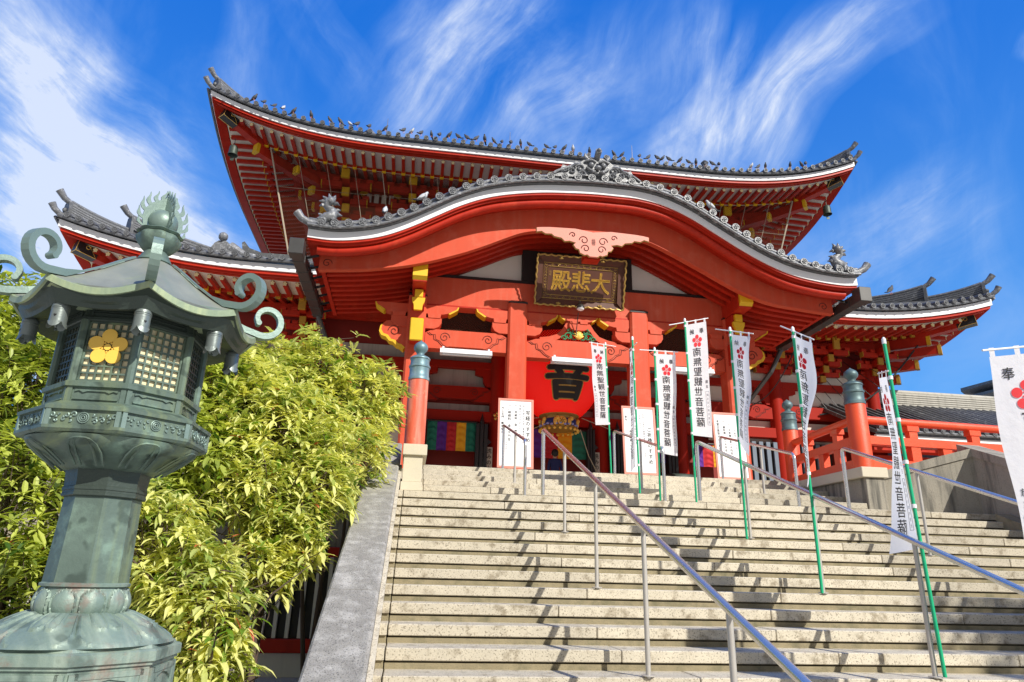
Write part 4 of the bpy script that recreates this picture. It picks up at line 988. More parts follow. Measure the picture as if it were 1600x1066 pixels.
# ================================================================== eaves
def make_eave(part, X0, X1, Yf, zc, lift, S, ex, yback, gap=None, rl=2.9, tilesp=.31, rsp=.338, strip_h=.17, nside=26, white=True):
    """hipped eave: front edge X0..X1 at Yf, both sides running back; returns root part"""
    def zE(dc): return zc+lift*max(0, 1-dc/S)**ex
    def pt(side, s, d, z):      # s distance along the edge from its start, d inset, z height
        if side == 'f': return (X0+s, Yf+d, z)
        if side == 'l': return (X0+d, Yf+s, z)
        return (X1-d, Yf+s, z)
    LF = X1-X0; LS = yback-Yf
    def zz(side, s): return zE(min(s, LF-s)) if side == 'f' else zE(s)
    roots = {}
    slope = .42
    # roof skin
    mb = MB(); n = 60
    secs = []
    for i in range(n+1):
        s = LF*i/n; z = zz('f', s)+strip_h+.06
        ins = 4.0; xa = X0+s; xb = X0+ins+(LF-2*ins)*i/n
        secs.append([(xa, Yf-.09, z-.06), (xa, Yf-.09, z), (xb, Yf+ins, zc+strip_h+.06+ins*slope), (xb, Yf+ins, zc+ins*slope)])
    mb.band(secs)
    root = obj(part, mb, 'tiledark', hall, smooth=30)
    for side in 'lr':
        mb = MB(); secs = []
        for i in range(21):
            s = LS*i/20; z = zz(side, s)+strip_h+.06; s2 = 4+(LS-4)*i/20
            secs.append([pt(side, s, -.05, z-.06), pt(side, s, -.05, z), pt(side, s2, 4, zc+4*slope+.2), pt(side, s2, 4, zc+4*slope-.2)])
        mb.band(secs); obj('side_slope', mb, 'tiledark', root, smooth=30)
    def prof(name, m, d0, d1, z0, z1, sides='flr', sm=30):
        for side in sides:
            mb = MB(); n = 50 if side == 'f' else 24; L = LF if side == 'f' else LS; secs = []
            a = d0 if side == 'f' else 0
            for i in range(n+1):
                s = d0+(LF-2*d0)*i/n if side == 'f' else d0+.001+(LS-d0)*i/n
                s1 = d1+(LF-2*d1)*i/n if side == 'f' else d1+.001+(LS-d1)*i/n
                z = zz(side, min(s, LF) if side == 'f' else s)
                secs.append([pt(side, s, d0, z+z0), pt(side, s, d0, z+z1), pt(side, s1, d1, z+z1), pt(side, s1, d1, z+z0)])
            mb.band(secs); obj(name, mb, m, root, smooth=sm)
    prof('eave_board', 'strip', .0, .12, .0, strip_h)
    prof('fascia', 'red', .05, .25, -.09, -.002)
    prof('lower_fascia', 'red', .22, .36, -.13, -.05)
    # rounded moulding between
    mb = MB(); secs = []
    for i in range(61): s = .2+(LF-.4)*i/60; z = zz('f', s)-.105; secs.append([(X0+s, Yf+.16+.036*math.sin(k*PI/3), z+.036*math.cos(k*PI/3)) for k in range(6)])
    mb.band(secs); obj('round_moulding', mb, 'red', root, smooth=60)
    zo = -.055 if part == 'upper_roof' else -.075
    zs = lambda d: zo-.03+.05*(d-.4) if d < 1.5 else zo+.20*(d-1.5)
    # white soffit following the rafters
    for side in 'flr':
        L = LF if side == 'f' else LS; n = 60 if side == 'f' else 24
        for (d0, d1) in ((.38, 1.5), (1.5, 3.4)):
            mb = MB(); secs = []
            for i in range(n+1):
                q0 = d0+(LF-2*d0)*i/n if side == 'f' else d0+(LS-d0)*i/n; q1 = d1+(LF-2*d1)*i/n if side == 'f' else d1+(LS-d1)*i/n
                z = zz(side, q0); z1_ = zz(side, q1); secs.append([pt(side, q0, d0, z+zs(d0)), pt(side, q1, d1, z1_+zs(d1)-.0 if d1 < 2 else zc+zs(d1)+(z1_-zc)*.6)])
            mb.band(secs, closed=False); obj('soffit_plaster', mb, 'plaster', root)
    # rafters
    big = []; rest_fly = MB(); rest_base = MB(); caps_rest = MB(); gold_rest = MB()
    def raft(side, s, which):
        z = zz(side, s); mb = MB(); e = MB()
        ang = lambda d: d
        if which == 'fly': d0, d1, zo, w, h = .46, 1.52, -.10, .105, .125
        else: d0, d1, zo, w, h = 1.36, 3.3, -.155, .115, .13
        mind = min(s, LF-s) if side == 'f' else s
        dmax = min(d1, mind-.05)
        if dmax < d0+.15: return None
        zr = lambda d: z+zs(d)-.012-h/2 if which == 'fly' else z+.0+zs(max(d, 1.5))-.02-h/2-(.03 if d < 1.5 else 0)
        a = pt(side, s, d0, zr(d0)); b = pt(side, s, dmax, zr(dmax)); mb.beam(a, b, w, h)
        dv = {'f': Vector((0, -1, 0)), 'l': Vector((-1, 0, 0)), 'r': Vector((1, 0, 0))}[side]
        if which == 'fly':   # little gilt flower
            x = dv.cross(Vector((0, 0, 1))); c = Vector(a)+dv*.006
            e.prism([((.070 if k % 2 == 0 else .045)*math.cos(PI/2+PI*k/5), (.070 if k % 2 == 0 else .045)*math.sin(PI/2+PI*k/5)) for k in range(10)], lambda u, v, w_: c+x*u+Vector((0, 0, v))+dv*w_, 0, .02)
        else:
            x = dv.cross(Vector((0, 0, 1))); c = Vector(a)
            e.prism([(-w/2-.008, -h/2-.008), (w/2+.008, -h/2-.008), (w/2+.008, h/2+.004), (-w/2-.008, h/2+.004)], lambda u, v, w_: c+x*u+Vector((0, 0, v))+dv*w_, -.07 if side == 'f' else -.01, .012)
        return mb, e
    nf = 0
    n = int(LF/rsp)
    for which in ('fly', 'base'):
        for i in range(n):
            s = (LF-(n-1)*rsp)/2+i*rsp
            if gap and gap[0] < X0+s < gap[1]: continue
            r_ = raft('f', s, which)
            if r_ is None: continue
            em = 'floweryellow' if which == 'fly' else 'yellow'
            if nf < 49:
                nf += 1
                o_ = obj('rafter', r_[0], 'red', root); obj('gilt_flower' if which == 'fly' else 'yellow_cap', r_[1], em, o_)
            else:
                (rest_fly if which == 'fly' else rest_base).join(r_[0]); (caps_rest if which == 'fly' else gold_rest).join(r_[1])
        for side in 'lr':
            for i in range(int((min(LS, 12))/rsp)):
                r_ = raft(side, .3+i*rsp, which)
                if r_: (rest_fly if which == 'fly' else rest_base).join(r_[0]); (caps_rest if which == 'fly' else gold_rest).join(r_[1])
    for nm, m_, ma in (('rafters', rest_fly, 'red'), ('inner_rafters', rest_base, 'red'), ('gilt_flowers', caps_rest, 'floweryellow'), ('yellow_caps', gold_rest, 'yellow' if part == 'upper_roof' else 'yellowshade')):
        if m_.v: tag(obj(nm, m_, ma, root), kind='stuff')
    prof('rafter_board', 'red', 1.46, 1.56, -.16, .01)
    prof('eave_purlin', 'red', 2.35, 2.6, -.32, -.02)
    # hip beams with black plate ends
    for sx, cx in ((1, X0), (-1, X1)):
        zcn = zE(0); u = Vector((sx, 1, 0)).normalized()
        P = lambda d, z: Vector((cx, Yf, 0))+u*d*1.414+Vector((0, 0, z))
        mb = MB(); mb.beam(P(.38, zcn-.36), P(1.6, zE(1.3)-.24), .28, .36); mb.beam(P(1.3, zE(1.3)-.50), P(3.4, zc-.05), .26, .34)
        hb = obj('hip_beam', mb, 'red', root)
        mb = MB(); d_ = (P(1.6, zE(1.3)-.24)-P(.38, zcn-.36)).normalized(); a = P(.38, zcn-.36)
        mb.beam(a-d_*.02, a+d_*.52, .30, .38); pl = obj('black_plate', mb, 'black', hb)
        mb = MB(); e = d_.cross(Vector((0, 0, 1))).normalized(); up = e.cross(d_)
        for sg in (-1, 1):
            q = lambda l, h_: a+d_*l+e*sg*.155+up*h_
            for (l0, h0, l1, h1) in ((-.02, -.19, -.02, .19), (-.02, .19, .50, .19), (-.02, -.19, .50, -.19), (.50, .19, .28, .04), (.50, -.19, .36, -.02), (.36, -.02, .28, .04)): mb.tube([q(l0, h0), q(l1, h1)], .009, 5)
            mb.tube([q(.24+.05*math.cos(t), .02+.05*math.sin(t)) for t in [j*PI/6 for j in range(12)]], .010, 5, closed=True)
        for s1, s2 in ((-1, -1), (1, 1)): mb.tube([a-d_*.022+e*s1*.155-up*.19, a-d_*.022-e*s1*.155-up*.19], .009, 5); mb.tube([a-d_*.022+e*s1*.155+up*.19, a-d_*.022-e*s1*.155+up*.19], .009, 5)
        obj('gilt_border', mb, 'gold', pl)
        mb = MB(); c = P(1.3, zE(1.3)-.50); dd = (P(3.4, zc-.05)-c).normalized(); mb.beam(c-dd*.012, c+dd*.10, .275, .355); obj('yellow_end', mb, 'yellow', hb)
    # tiles
    discs = MB(); rows = MB()
    nt = int(LF/tilesp)
    for i in range(nt):
        s = (LF-(nt-1)*tilesp)/2+i*tilesp; z = zz('f', s)+strip_h+.13
        if gap and gap[0]+.5 < X0+s < gap[1]-.5 and part == 'lower_roof': continue
        tile_disc(discs, (X0+s, Yf-.19, z), .082, (0, -1, 0), 10)
        rows.tube([(X0+s, Yf-.15, z), (X0+s, Yf+.6, z+.6*slope*.7), (X0+s, Yf+min(3.6, min(s, LF-s)+.2), z+.02+min(3.6, min(s, LF-s))*slope*.9)], .07, 6)
    for side in 'lr':
        for i in range(int(min(LS, 12)/tilesp)):
            s = .15+i*tilesp; z = zz(side, s)+strip_h+.13; p = pt(side, s, -.10, z); tile_disc(discs, p, .082, (-1 if side == 'l' else 1, 0, 0), 8)
            rows.tube([pt(side, s, -.06, z), pt(side, s, min(3, s+.2), z+min(3, s)*slope*.85)], .07, 6)
    for side in 'flr':
        L = LF if side == 'f' else LS; rows.tube([pt(side, L*i/50, -.12, zz(side, L*i/50)+strip_h+.055) for i in range(51)], .045, 6)
    obj('end_tiles', discs, 'tilemid', root, smooth=40); obj('tile_rows', rows, 'tilemid', root, smooth=50)
    # corner ridges (two-step) with horn tiles
    for sx, cx in ((1, X0), (-1, X1)):
        u = Vector((sx, 1, 0)).normalized(); zcn = zE(0)+strip_h
        def P(d, z=0):
            zb = zE(d)+strip_h+.1+d*slope*.55
            return Vector((cx, Yf, 0))+u*d*1.414+Vector((0, 0, zb+z))
        for (d0, d1, h, nl) in ((.12, 3.9, .34, 5), (1.25, 3.9, .68, 5))[:1 if part == 'upper_roof' else 2]:
            mb = MB(); 
            for l in range(nl):
                z0 = .0 if h < .5 else .30; z_ = z0+(h-z0)*l/nl; ww = .24-.02*l
                N = 16; secs = []
                for i in range(N+1):
                    d = d0+(d1-d0)*i/N; e = Vector((-u.y, u.x, 0)); kick = .10*max(0, 1-(d-d0)/.9)**2
                    c = P(d, z_+kick); hh = (h-z0)/nl*.72
                    secs.append([c-e*ww/2, c-e*ww/2+Vector((0, 0, hh)), c+e*ww/2+Vector((0, 0, hh)), c+e*ww/2])
                mb.band(secs)
            e = Vector((-u.y, u.x, 0))
            mb.tube([P(d0+(d1-d0)*i/16, h+.03+.10*max(0, 1-((d1-d0)*i/16)/.9)**2) for i in range(17)], .075, 8)
            rg = obj('corner_ridge', mb, 'tilemid', root, smooth=40)
            mb = MB(); a = P(d0, h+.10); b = P(d0-.14, h+.19); c = P(d0-.30, h+.36) if False else P(d0, h+.10)-u*.34+Vector((0, 0, .26))
            mb.tube([P(d0+.1, h+.06), a, a-u*.18+Vector((0, 0, .09)), c], [.07, .075, .08, .10], 12); obj('horn_tile', mb, 'tile', rg, smooth=50)
            # face tile
            mb = MB(); p = P(d0-.02, 0); mb.prism([(-.19, 0), (.19, 0), (.21, .2), (.13, h+.08), (0, h+.14), (-.13, h+.08), (-.21, .2)], lambda a_, b_, w: p+e*a_+Vector((0, 0, b_+(.0 if h < .5 else .28)*0))-u*w, -.03, .06)
            mb.sphere(p-u*.07+Vector((0, 0, .2)), .07, 8, 6); obj('face_tile', mb, 'tiledark', rg)
        # lowest horn at the very corner
        mb = MB(); a = Vector((cx, Yf, zcn+.10)); mb.tube([a+u*.25+Vector((0, 0, -.03)), a-u*.02+Vector((0, 0, .03)), a-u*.17+Vector((0, 0, .13)), a-u*.26+Vector((0, 0, .26))], [.065, .075, .08, .095], 12); obj('horn_tile', mb, 'tile', root, smooth=50)
    return root, zE, pt
up_root, zU, ptU = make_eave('upper_roof', -7.32, 15.55, 14.07, 14.24, 1.2, 7.0, 2.75, 27.0, rsp=.338, strip_h=.17)
lo_root, zL, ptL = make_eave('lower_roof', -9.62, 17.86, 11.85, 8.40, .80, 5.2, 2.1, 25.0, gap=(-1.9, 10.2), rsp=.335, strip_h=.20)

# ---- upper storey wall with bracket sets behind netting
YU = 17.35
mb = MB(); mb.box(-4.1, 12.35, YU, YU+.2, 9.5, 15.2); uw = obj('upper_wall', mb, 'darkred', hall)
for side, x in ((0, -4.1), (1, 12.15)):
    mb = MB(); mb.box(x, x+.2, YU+.201, 26, 9.5, 15.2); obj('side_wall', mb, 'darkred', uw)
ucx = [XC+2.36*(i-3.0) for i in range(7)]
def bracket_set(cx, yw, zt, s=1.0, parent=hall, ym='yellow'):
    """three-step bracket complex under the eave; zt is the height of the purlin it carries"""
    st = MB(); ye = MB()
    def A(x0, x1, y0, y1, z0, z1): st.bbox(cx+x0*s, cx+x1*s, yw-y1*s, yw-y0*s, zt+z0*s, zt+z1*s, .01)
    def Y_(x0, x1, y0, y1, z0, z1): ye.bbox(cx+x0*s, cx+x1*s, yw-y1*s, yw-y0*s, zt+z0*s, zt+z1*s, .008)
    A(-.13, .13, 0, 1.62, -.22, .06); Y_(-.145, .145, 1.60, 1.72, -.24, .30)         # top arm with tall yellow end
    A(-.12, .12, 0, 1.12, -.62, -.36); Y_(-.13, .13, 1.10, 1.20, -.66, -.34)
    A(-.12, .12, 0, .66, -1.02, -.76); Y_(-.13, .13, .64, .74, -1.06, -.74)
    A(-.12, .12, 0, .34, -1.42, -1.16); Y_(-.13, .13, .33, .42, -1.44, -1.14)
    for (y0, z0, w) in ((1.0, -.34, .85), (.52, -.74, .72), (.12, -1.14, .85)):
        A(-w, -.131, y0, y0+.22, z0, z0+.22); A(.131, w, y0, y0+.22, z0, z0+.22)
        for sg in (-1, 1):
            for q in (w-.16, .24): A(min(sg*q, sg*(q+.24)), max(sg*q, sg*(q+.24)), y0-.03, y0+.25, z0+.221, z0+.36)
            ye.prism([(sg*w, 0), (sg*(w+.03), 0), (sg*(w+.03), .24), (sg*(w-.16), .24) if False else (sg*w, .24)], lambda u, v, d: (cx+u*s, yw-d*s, zt+(z0+v)*s), y0-.01, y0+.23)
    b_ = obj('bracket_set', st, 'red', parent); obj('yellow_ends', ye, ym, b_); return b_
for cx in ucx: bracket_set(cx, YU, 14.05)
# corner arms
for sx, cx in ((1, ucx[0]), (-1, ucx[-1])):
    mb = MB(); ye = MB()
    for (l, z) in ((2.3, 13.9), (1.6, 13.45), (1.0, 13.0)):
        a = Vector((cx, YU, z)); b = a+Vector((-sx, -1, .0)).normalized()*l; mb.beam(a, b, .24, .26); ye.beam(b, b+Vector((-sx, -1, 0)).normalized()*.12, .26, .28)
        a2 = Vector((cx, YU, z)); b2 = a2+Vector((-sx*l*.75, 0, 0)); mb.beam(a2, b2, .22, .24); ye.beam(b2, b2+Vector((-sx*.1, 0, 0)), .24, .26)
    c_ = obj('corner_bracket', mb, 'red', hall); obj('yellow_ends', ye, 'yellow', c_)
for a, b in zip(ucx, ucx[1:]):       # plaster panels between the bracket sets and small struts
    m_ = (a+b)/2; mb = MB()
    for i in range(4): x = m_-.50+i*.27; mb.box(x, x+.17, YU-.42, YU-.40, 13.62, 13.98)
    obj('white_panel', mb, 'plaster', uw)
    mb = MB(); mb.bbox(m_-.12, m_+.12, YU-.75, YU-.45, 13.10, 13.30, .01); obj('intermediate_block', mb, 'red', uw)
    mb = MB()
    for sg in (-1, 1): mb.beam((m_+sg*.50, YU-.5, 14.02), (m_+sg*.72, YU-.5, 13.86), .1, .14)
    obj('yellow_brace', mb, 'yellow', uw)
for z, y, h in ((13.5, YU-.4, .14), (12.9, YU-.22, .16), (14.02, YU-.4, .14), (12.2, YU-.15, .2)):
    mb = MB(); mb.bbox(-4.0, 12.2, y, y+.2, z, z+h, .01); obj('wall_tie', mb, 'red', uw)
# net from the rafter line down to the wall foot, on cords
mb = MB(); yt, yb, zt_, zb_ = 15.5, 16.1, 14.05, 10.4
xa, xb = -5.55, 13.78
mb.add([(xa, yt, zU(1.7)-.14), (xb, yt, zU(1.7)-.14), (xb-1.1, yb, zb_), (xa+1.1, yb, zb_)], [(0, 1, 2, 3)])
def netcurve(x): d = min(x+7.32, 15.55-x); return zU(d)-.20
mb = MB(); Xn = xs_(xa, xb, 40); mb.strip([(x, yt, netcurve(x)) for x in Xn], [(xa+1.1+(xb-xa-2.2)*i/40, yb, zb_) for i in range(41)])
nt = obj('bird_net', mb, 'net', hall)
mb = MB(); mb.strip([(xa, yt+(24-yt)*i/20, netcurve(xa) if i == 0 else zU(min(yt+(24-yt)*i/20-14.07, 9))-.2) for i in range(21)], [(xa+1.1, yb+(24-yb)*i/20, zb_) for i in range(21)]); obj('side_net', mb, 'net', nt)
mb = MB(); mb.tube([(x, yt-.01, netcurve(x)) for x in Xn], .014, 5)
for i in range(0, 41, 2): mb.tube([(Xn[i], yt-.01, netcurve(Xn[i])), (xa+1.1+(xb-xa-2.2)*i/40, yb-.01, zb_)], .008 if i % 8 else .016, 4)
mb.tube([(xa, yt-.01, netcurve(xa)), (xa+1.1, yb-.01, zb_)], .03, 5); mb.tube([(xb, yt-.01, netcurve(xb)), (xb-1.1, yb-.01, zb_)], .03, 5)
mb.tube([(xa+.32, yt+.18, 13.2), (xb-.32, yt+.18, 13.2)], .008, 4)
obj('net_cords', mb, 'cord', nt)
# lower storey brackets (seen right of the porch and a little on the left)
for cx in (-6.8, -3.4, 11.6, 13.3, 15.05, 9.9): bracket_set(cx, YW+.2, 8.05, .72, ym='yellowshade')
for sx, cx in ((1, -6.8), (-1, 15.05)):
    mb = MB(); ye = MB()
    for (l, z) in ((2.2, 7.95), (1.5, 7.55), (.9, 7.15)):
        a = Vector((cx, YW+.2, z)); b = a+Vector((-sx, -1, 0)).normalized()*l; mb.beam(a, b, .24, .28); ye.beam(b, b+Vector((-sx, -1, 0)).normalized()*.1, .26, .3)
    c_ = obj('corner_bracket', mb, 'red', hall); obj('yellow_ends', ye, 'yellowshade', c_)
# side wall of ground storey
mb = MB(); mb.box(14.9, 15.05, YW+.5, 24, 2.72, 8.4); mb.box(-6.8, -6.65, YW+.5, 24, 2.72, 8.4); obj('side_wall', mb, 'darkred', hall)
# net cords of the lower right eave
mb = MB()
for j, (x0, y0, x1, y1) in enumerate(((16.2, 13.3, 13.0, 14.2), (11.9, 12.9, 10.3, 14.0), (16.0, 15.5, 15.1, 16.5))):
    P = [(x0+(x1-x0)*t, y0+(y1-y0)*t, 8.2+(5.9-8.2)*t-.55*math.sin(PI*t)) for t in [i/14 for i in range(15)]]; mb.tube(P, .03 if j == 0 else .018, 5)
for i in range(9):
    t = .1+i*.1; a = (16.2-3.2*t, 13.3+.9*t, 8.2-2.3*t-.55*math.sin(PI*t)); mb.tube([a, (a[0]-.9, a[1]+.9, 8.1)], .010, 4)
obj('net_cables', mb, 'black', hall)

# gutters hung at both ends of the porch roof (box gutters running back, with a leader head)
for sg, x, nm in ((-1, -2.62, ''), (1, 10.80, '')):
    xo = x-.18 if sg < 0 else x+.12
    mb = MB(); z = 7.66; mb.bbox(xo-.13, xo+.13, 8.55, 12.6, z-.26, z, .01)
    for i in range(7): mb.bbox(xo-.145, xo+.145, 8.9+i*.58, 8.93+i*.58, z-.27, z+.01, .003)
    gt = obj('gutter', mb, 'gutter', hall)
    mb = MB(); mb.bbox(xo-.16, xo+.16, 8.40, 8.72, z-.28, z+.10, .012); obj('gutter_end', mb, 'gutter', gt)
    mb = MB()
    for i in range(7): mb.beam((xo+sg*-.1, 9.0+i*.58, z-.12), (xo-sg*.42, 9.0+i*.58, z-.02), .04, .05)
    obj('gutter_strap', mb, 'black', gt)
    mb = MB(); mb.tube([(xo, 12.5, z-.2), (xo-sg*.3, 12.7, z-.9), (xo-sg*1.1, 13.6, z-2.2), (xo-sg*1.2, 13.8, 2.8)], .07, 8); obj('downpipe', mb, 'gutter', gt)
# podium on the left with barred openings
mb = MB(); mb.box(-9.4, -.56, 5.75, 8.4, -.76, 2.70); po = obj('podium', mb, 'retwall', hall)
mb = MB(); mb.box(-9.3, -.58, 5.70, 5.749, -.25, .75); obj('dark_opening', mb, 'black', po)
mb = MB()
for i in range(46): x = -9.2+i*.185; mb.box(x, x+.055, 5.60, 5.66, -.22, .95)
obj('white_bars', mb, 'plaster', po)
mb = MB(); mb.bbox(-9.35, -.57, 5.55, 5.69, -.42, -.23, .01); mb.bbox(-9.35, -.57, 5.55, 5.69, .95, 1.1, .01); obj('red_rail', mb, 'red', po)
mb = MB(); mb.box(-9.4, -.57, 5.62, 5.748, -.76, -.43); obj('base_course', mb, 'plaster', po)
# ================================================================== THINGS ON AND AROUND THE HALL
# name board
PB = Vector((4.07, 10.33, 7.40)); PU = Vector((0, -.33, .944)); PN = Vector((0, -.944, -.33))
pf = lambda u, v, w: PB+Vector((u, 0, 0))+PU*v+PN*w
pq = thing('name_board', 'dark brown carved name board with three gold characters under the gable', 'name board', tuple(PB))
mb = MB(); mb.prism([(-1.0, .16), (1.0, .16), (1.0, 1.12), (-1.0, 1.12)], pf, 0, .05); obj('panel', mb, 'plaque', pq)
mb = MB()
for (a, b, c, d) in (((-1.17, .0), (1.17, .0), (1.0, .17), (-1.0, .17)), ((-1.17, 1.28), (1.17, 1.28), (1.0, 1.11), (-1.0, 1.11)), ((-1.17, 0), (-1.0, .17), (-1.0, 1.11), (-1.17, 1.28)), ((1.17, 0), (1.0, .17), (1.0, 1.11), (1.17, 1.28))):
    P = [pf(*a, .14), pf(*b, .14), pf(*c, .05), pf(*d, .05)]; Q = [pf(*a, -.02), pf(*b, -.02), pf(*c, -.02), pf(*d, -.02)]; mb.hexa(Q+P)
obj('flared_frame', mb, 'plaque', pq)
mb = MB()
for (x0, y0, x1, y1) in ((-1.17, 0, 1.17, 0), (1.17, 0, 1.17, 1.28), (1.17, 1.28, -1.17, 1.28), (-1.17, 1.28, -1.17, 0)):
    n = 40 if x0 != x1 else 22; mb.tube([pf(x0+(x1-x0)*i/n+(.014*math.sin(i*1.9) if x0 == x1 else 0), y0+(y1-y0)*i/n+(.016*math.sin(i*1.9) if x0 != x1 else 0), .145) for i in range(n+1)], .024, 6)
for (hw, y0, y1) in ((.98, .185, 1.095), (.86, .275, 1.005)):
    mb.tube([pf(x, y, .056) for x, y in ((-hw, y0), (hw, y0), (hw, y1), (-hw, y1))], .010, 5, closed=True)
for i in range(44):   # running scroll between the two lines
    t = i/44*4; s = int(t); q = t-s
    a = [(-.92, .23), (.92, .23), (.92, 1.05), (-.92, 1.05)]; x = a[s][0]+(a[(s+1) % 4][0]-a[s][0])*q; y = a[s][1]+(a[(s+1) % 4][1]-a[s][1])*q
    mb.tube([pf(x+.03*math.cos(k*1.0+i), y+.022*math.sin(k*1.0+i), .056) for k in range(6)], .007, 4)
for x in (-.55, .55):
    for y in (.06, 1.22): mb.sphere(pf(x, y, .13), .035, 8, 5); mb.sphere(pf(x-.04, y, .12), .025, 6, 4); mb.sphere(pf(x+.04, y, .12), .025, 6, 4)
obj('gilt_mouldings', mb, 'oldgold', pq)
mb = MB()
for ch, x in (('殿', -.50), ('悲', .02), ('大', .54)): put_glyph(mb, ch, x, .64, .54, .58, lambda u, v: pf(u, v, .062), bold=.014)
obj('gold_characters', mb, 'goldpaint', pq)
mb = MB()
for i, ch in enumerate('昭和'): put_glyph(mb, ch, -.80, .86-i*.07, .06, .065, lambda u, v: pf(u, v, .06))
obj('small_inscription', mb, 'oldgold', pq)

# floodlight under the name board
fl = thing('floodlight', 'small white-faced floodlight hanging below the name board', 'floodlight', (4.05, 9.95, 7.30))
mb = MB(); mb.tube([(4.05, 10.28, 7.42), (4.05, 10.05, 7.46), (4.05, 9.98, 7.38)], .02, 8); mb.lathe([(.03, .12), (.07, .10), (.11, .02), (.11, 0)], 16, (4.05, 9.96, 7.22)); obj('housing', mb, 'black', fl, smooth=40)
mb = MB(); mb.sphere((4.05, 9.955, 7.215), .095, 14, 8, (1, 1, .6)); obj('lamp_glass', mb, 'white', fl, smooth=60)
mb = MB(); mb.tube([(4.05, 10.2, 7.2), (4.04, 10.36, 6.8), (4.03, 10.36, 6.62)], .012, 6); obj('cable', mb, 'black', fl)
# tube lamps on the beams
for x0, x1, z, lb in ((.57, 1.85, 5.86, 'white tube lamp under the beam of the left porch bay'), (3.36, 4.62, 5.83, 'white tube lamp above the big red paper lantern'), (6.35, 7.62, 5.78, 'white tube lamp under the beam behind the tallest banner')):
    t_ = thing('tube_lamp', lb, 'lamp', (x0, 10.3, z), 'white tube lamps under the porch beams')
    mb = MB(); mb.prism([(0, 0), (.26, 0), (.20, .13), (.06, .13)], lambda u, v, d: (d, 10.12+u, z+v), x0, x1); obj('housing', mb, 'tube', t_)
    mb = MB(); mb.tube([(x0+.06, 10.20, z-.02), (x1-.06, 10.20, z-.02)], .022, 10); obj('tube', mb, 'white', t_, smooth=60)
    mb = MB(); mb.box(x0+.05, x0+.10, 10.2, 10.46, z+.131, z+.18); mb.box(x1-.10, x1-.05, 10.2, 10.46, z+.131, z+.18); obj('bracket', mb, 'tube', t_)

# giant paper lantern
CX, CY = 4.12, 12.9
pl = thing('paper_lantern', 'giant red paper lantern with a black character hanging in the porch', 'paper lantern', (CX, CY, 4.6))
prof = [(.55, 5.06), (.60, 5.07)]
for i in range(1, 46):
    t = i/45; z = 5.07+t*2.25; r = .60+.74*math.sin(min(1, t*1.5)*PI/2)**.75 if t < .66 else 1.34-.3*((t-.66)/.34)**2
    prof.append((r+(.010 if i % 2 else -.006), z))
mb = MB(); mb.lathe(prof, 64, (CX, CY, 0)); obj('paper_body', mb, 'chochin', pl, smooth=75)
rad = lambda z: interp([(prof[i][1], prof[i][0]) for i in range(1, len(prof), 4)], z)
def cfn(u, v, off):
    z = 5.80+v; a = -PI/2+u/1.30; r = rad(z)+off; return Vector((CX+r*math.cos(a), CY+r*math.sin(a), z))
for nm, bold, off, m_ in (('gold_outline', .062, .020, 'oldgold'), ('black_character', .034, .030, 'ink')):
    mb = MB(); put_glyph(mb, '音', 0, 0, 1.40, .98, lambda u, v: cfn(u, v, off), bold=bold, th=.05); obj(nm, mb, m_, pl)
mb = MB(); mb.lathe([(.50, 4.60), (.60, 4.61), (.635, 4.64), (.60, 4.68), (.56, 4.72), (.575, 4.98), (.60, 5.0), (.66, 5.03), (.66, 5.08), (.58, 5.10)], 48, (CX, CY, 0)); dr = obj('bottom_ring', mb, 'oldgold', pl, smooth=40); dr.scale = (.86, .86, .86); dr.location.z = .07
mb = MB(); mb.lathe([(.578, 4.735), (.592, 4.75), (.592, 4.96), (.578, 4.975)], 48, (CX, CY, 0)); obj('blue_band', mb, 'blue', dr, smooth=50)
mb = MB()
for i in range(22):
    a = 2*PI*i/22; mb.sphere((CX+.635*math.cos(a), CY+.635*math.sin(a), 4.63), .05, 8, 5)
for i in range(8):
    a = -PI/2+PI/4*(i+.5); mb.sphere((CX+.60*math.cos(a), CY+.60*math.sin(a), 4.85), .13, 8, 6, (.55, .55, 1)); mb.sphere((CX+.62*math.cos(a+.12), CY+.62*math.sin(a+.12), 4.95), .07, 6, 5)
mb.sphere((CX-.02, CY-.60, 4.86), .15, 16, 8, (1, .25, 1)); obj('gilt_fittings', mb, 'goldpaint', dr, smooth=60)
mb = MB()
for i in range(26):
    a = 2*PI*i/26; mb.sphere((CX+.595*math.cos(a), CY+.595*math.sin(a), 4.775+.02*math.sin(i*2.1)), .06, 8, 5, (1, 1, .7))
obj('painted_clouds', mb, 'lilac', dr, smooth=60)
mb = MB(); f = lambda u, v, w: (CX-.02+u, CY-.645-w, 4.86+v)
for k in range(6):
    a = PI*k/3; mb.tube([f(.02*math.cos(a), .02*math.sin(a), 0), f(.06*math.cos(a+.5), .06*math.sin(a+.5), 0), f(.10*math.cos(a+.3), .10*math.sin(a+.3), 0)], .008, 4)
obj('crest_lines', mb, 'plaque', dr)
mb = MB(); mb.tube([(CX, CY, 7.3), (CX, CY, 7.65)], .04, 8); obj('hanging_rope', mb, 'cord', pl)
mb = MB(); mb.tube([(CX+.55, CY-.3, 4.65), (5.0, 13.0, 4.0), (5.55, 13.6, 3.35)], .012, 5); mb.tube([(CX+.62, CY-.2, 5.0), (5.9, 13.8, 4.95)], .012, 5); mb.tube([(CX-.62, CY-.2, 4.95), (2.6, 12.6, 4.8)], .010, 5); mb.tube([(CX-.6, CY-.25, 4.7), (2.8, 12.4, 4.35)], .010, 5); obj('tether', mb, 'cord', pl)

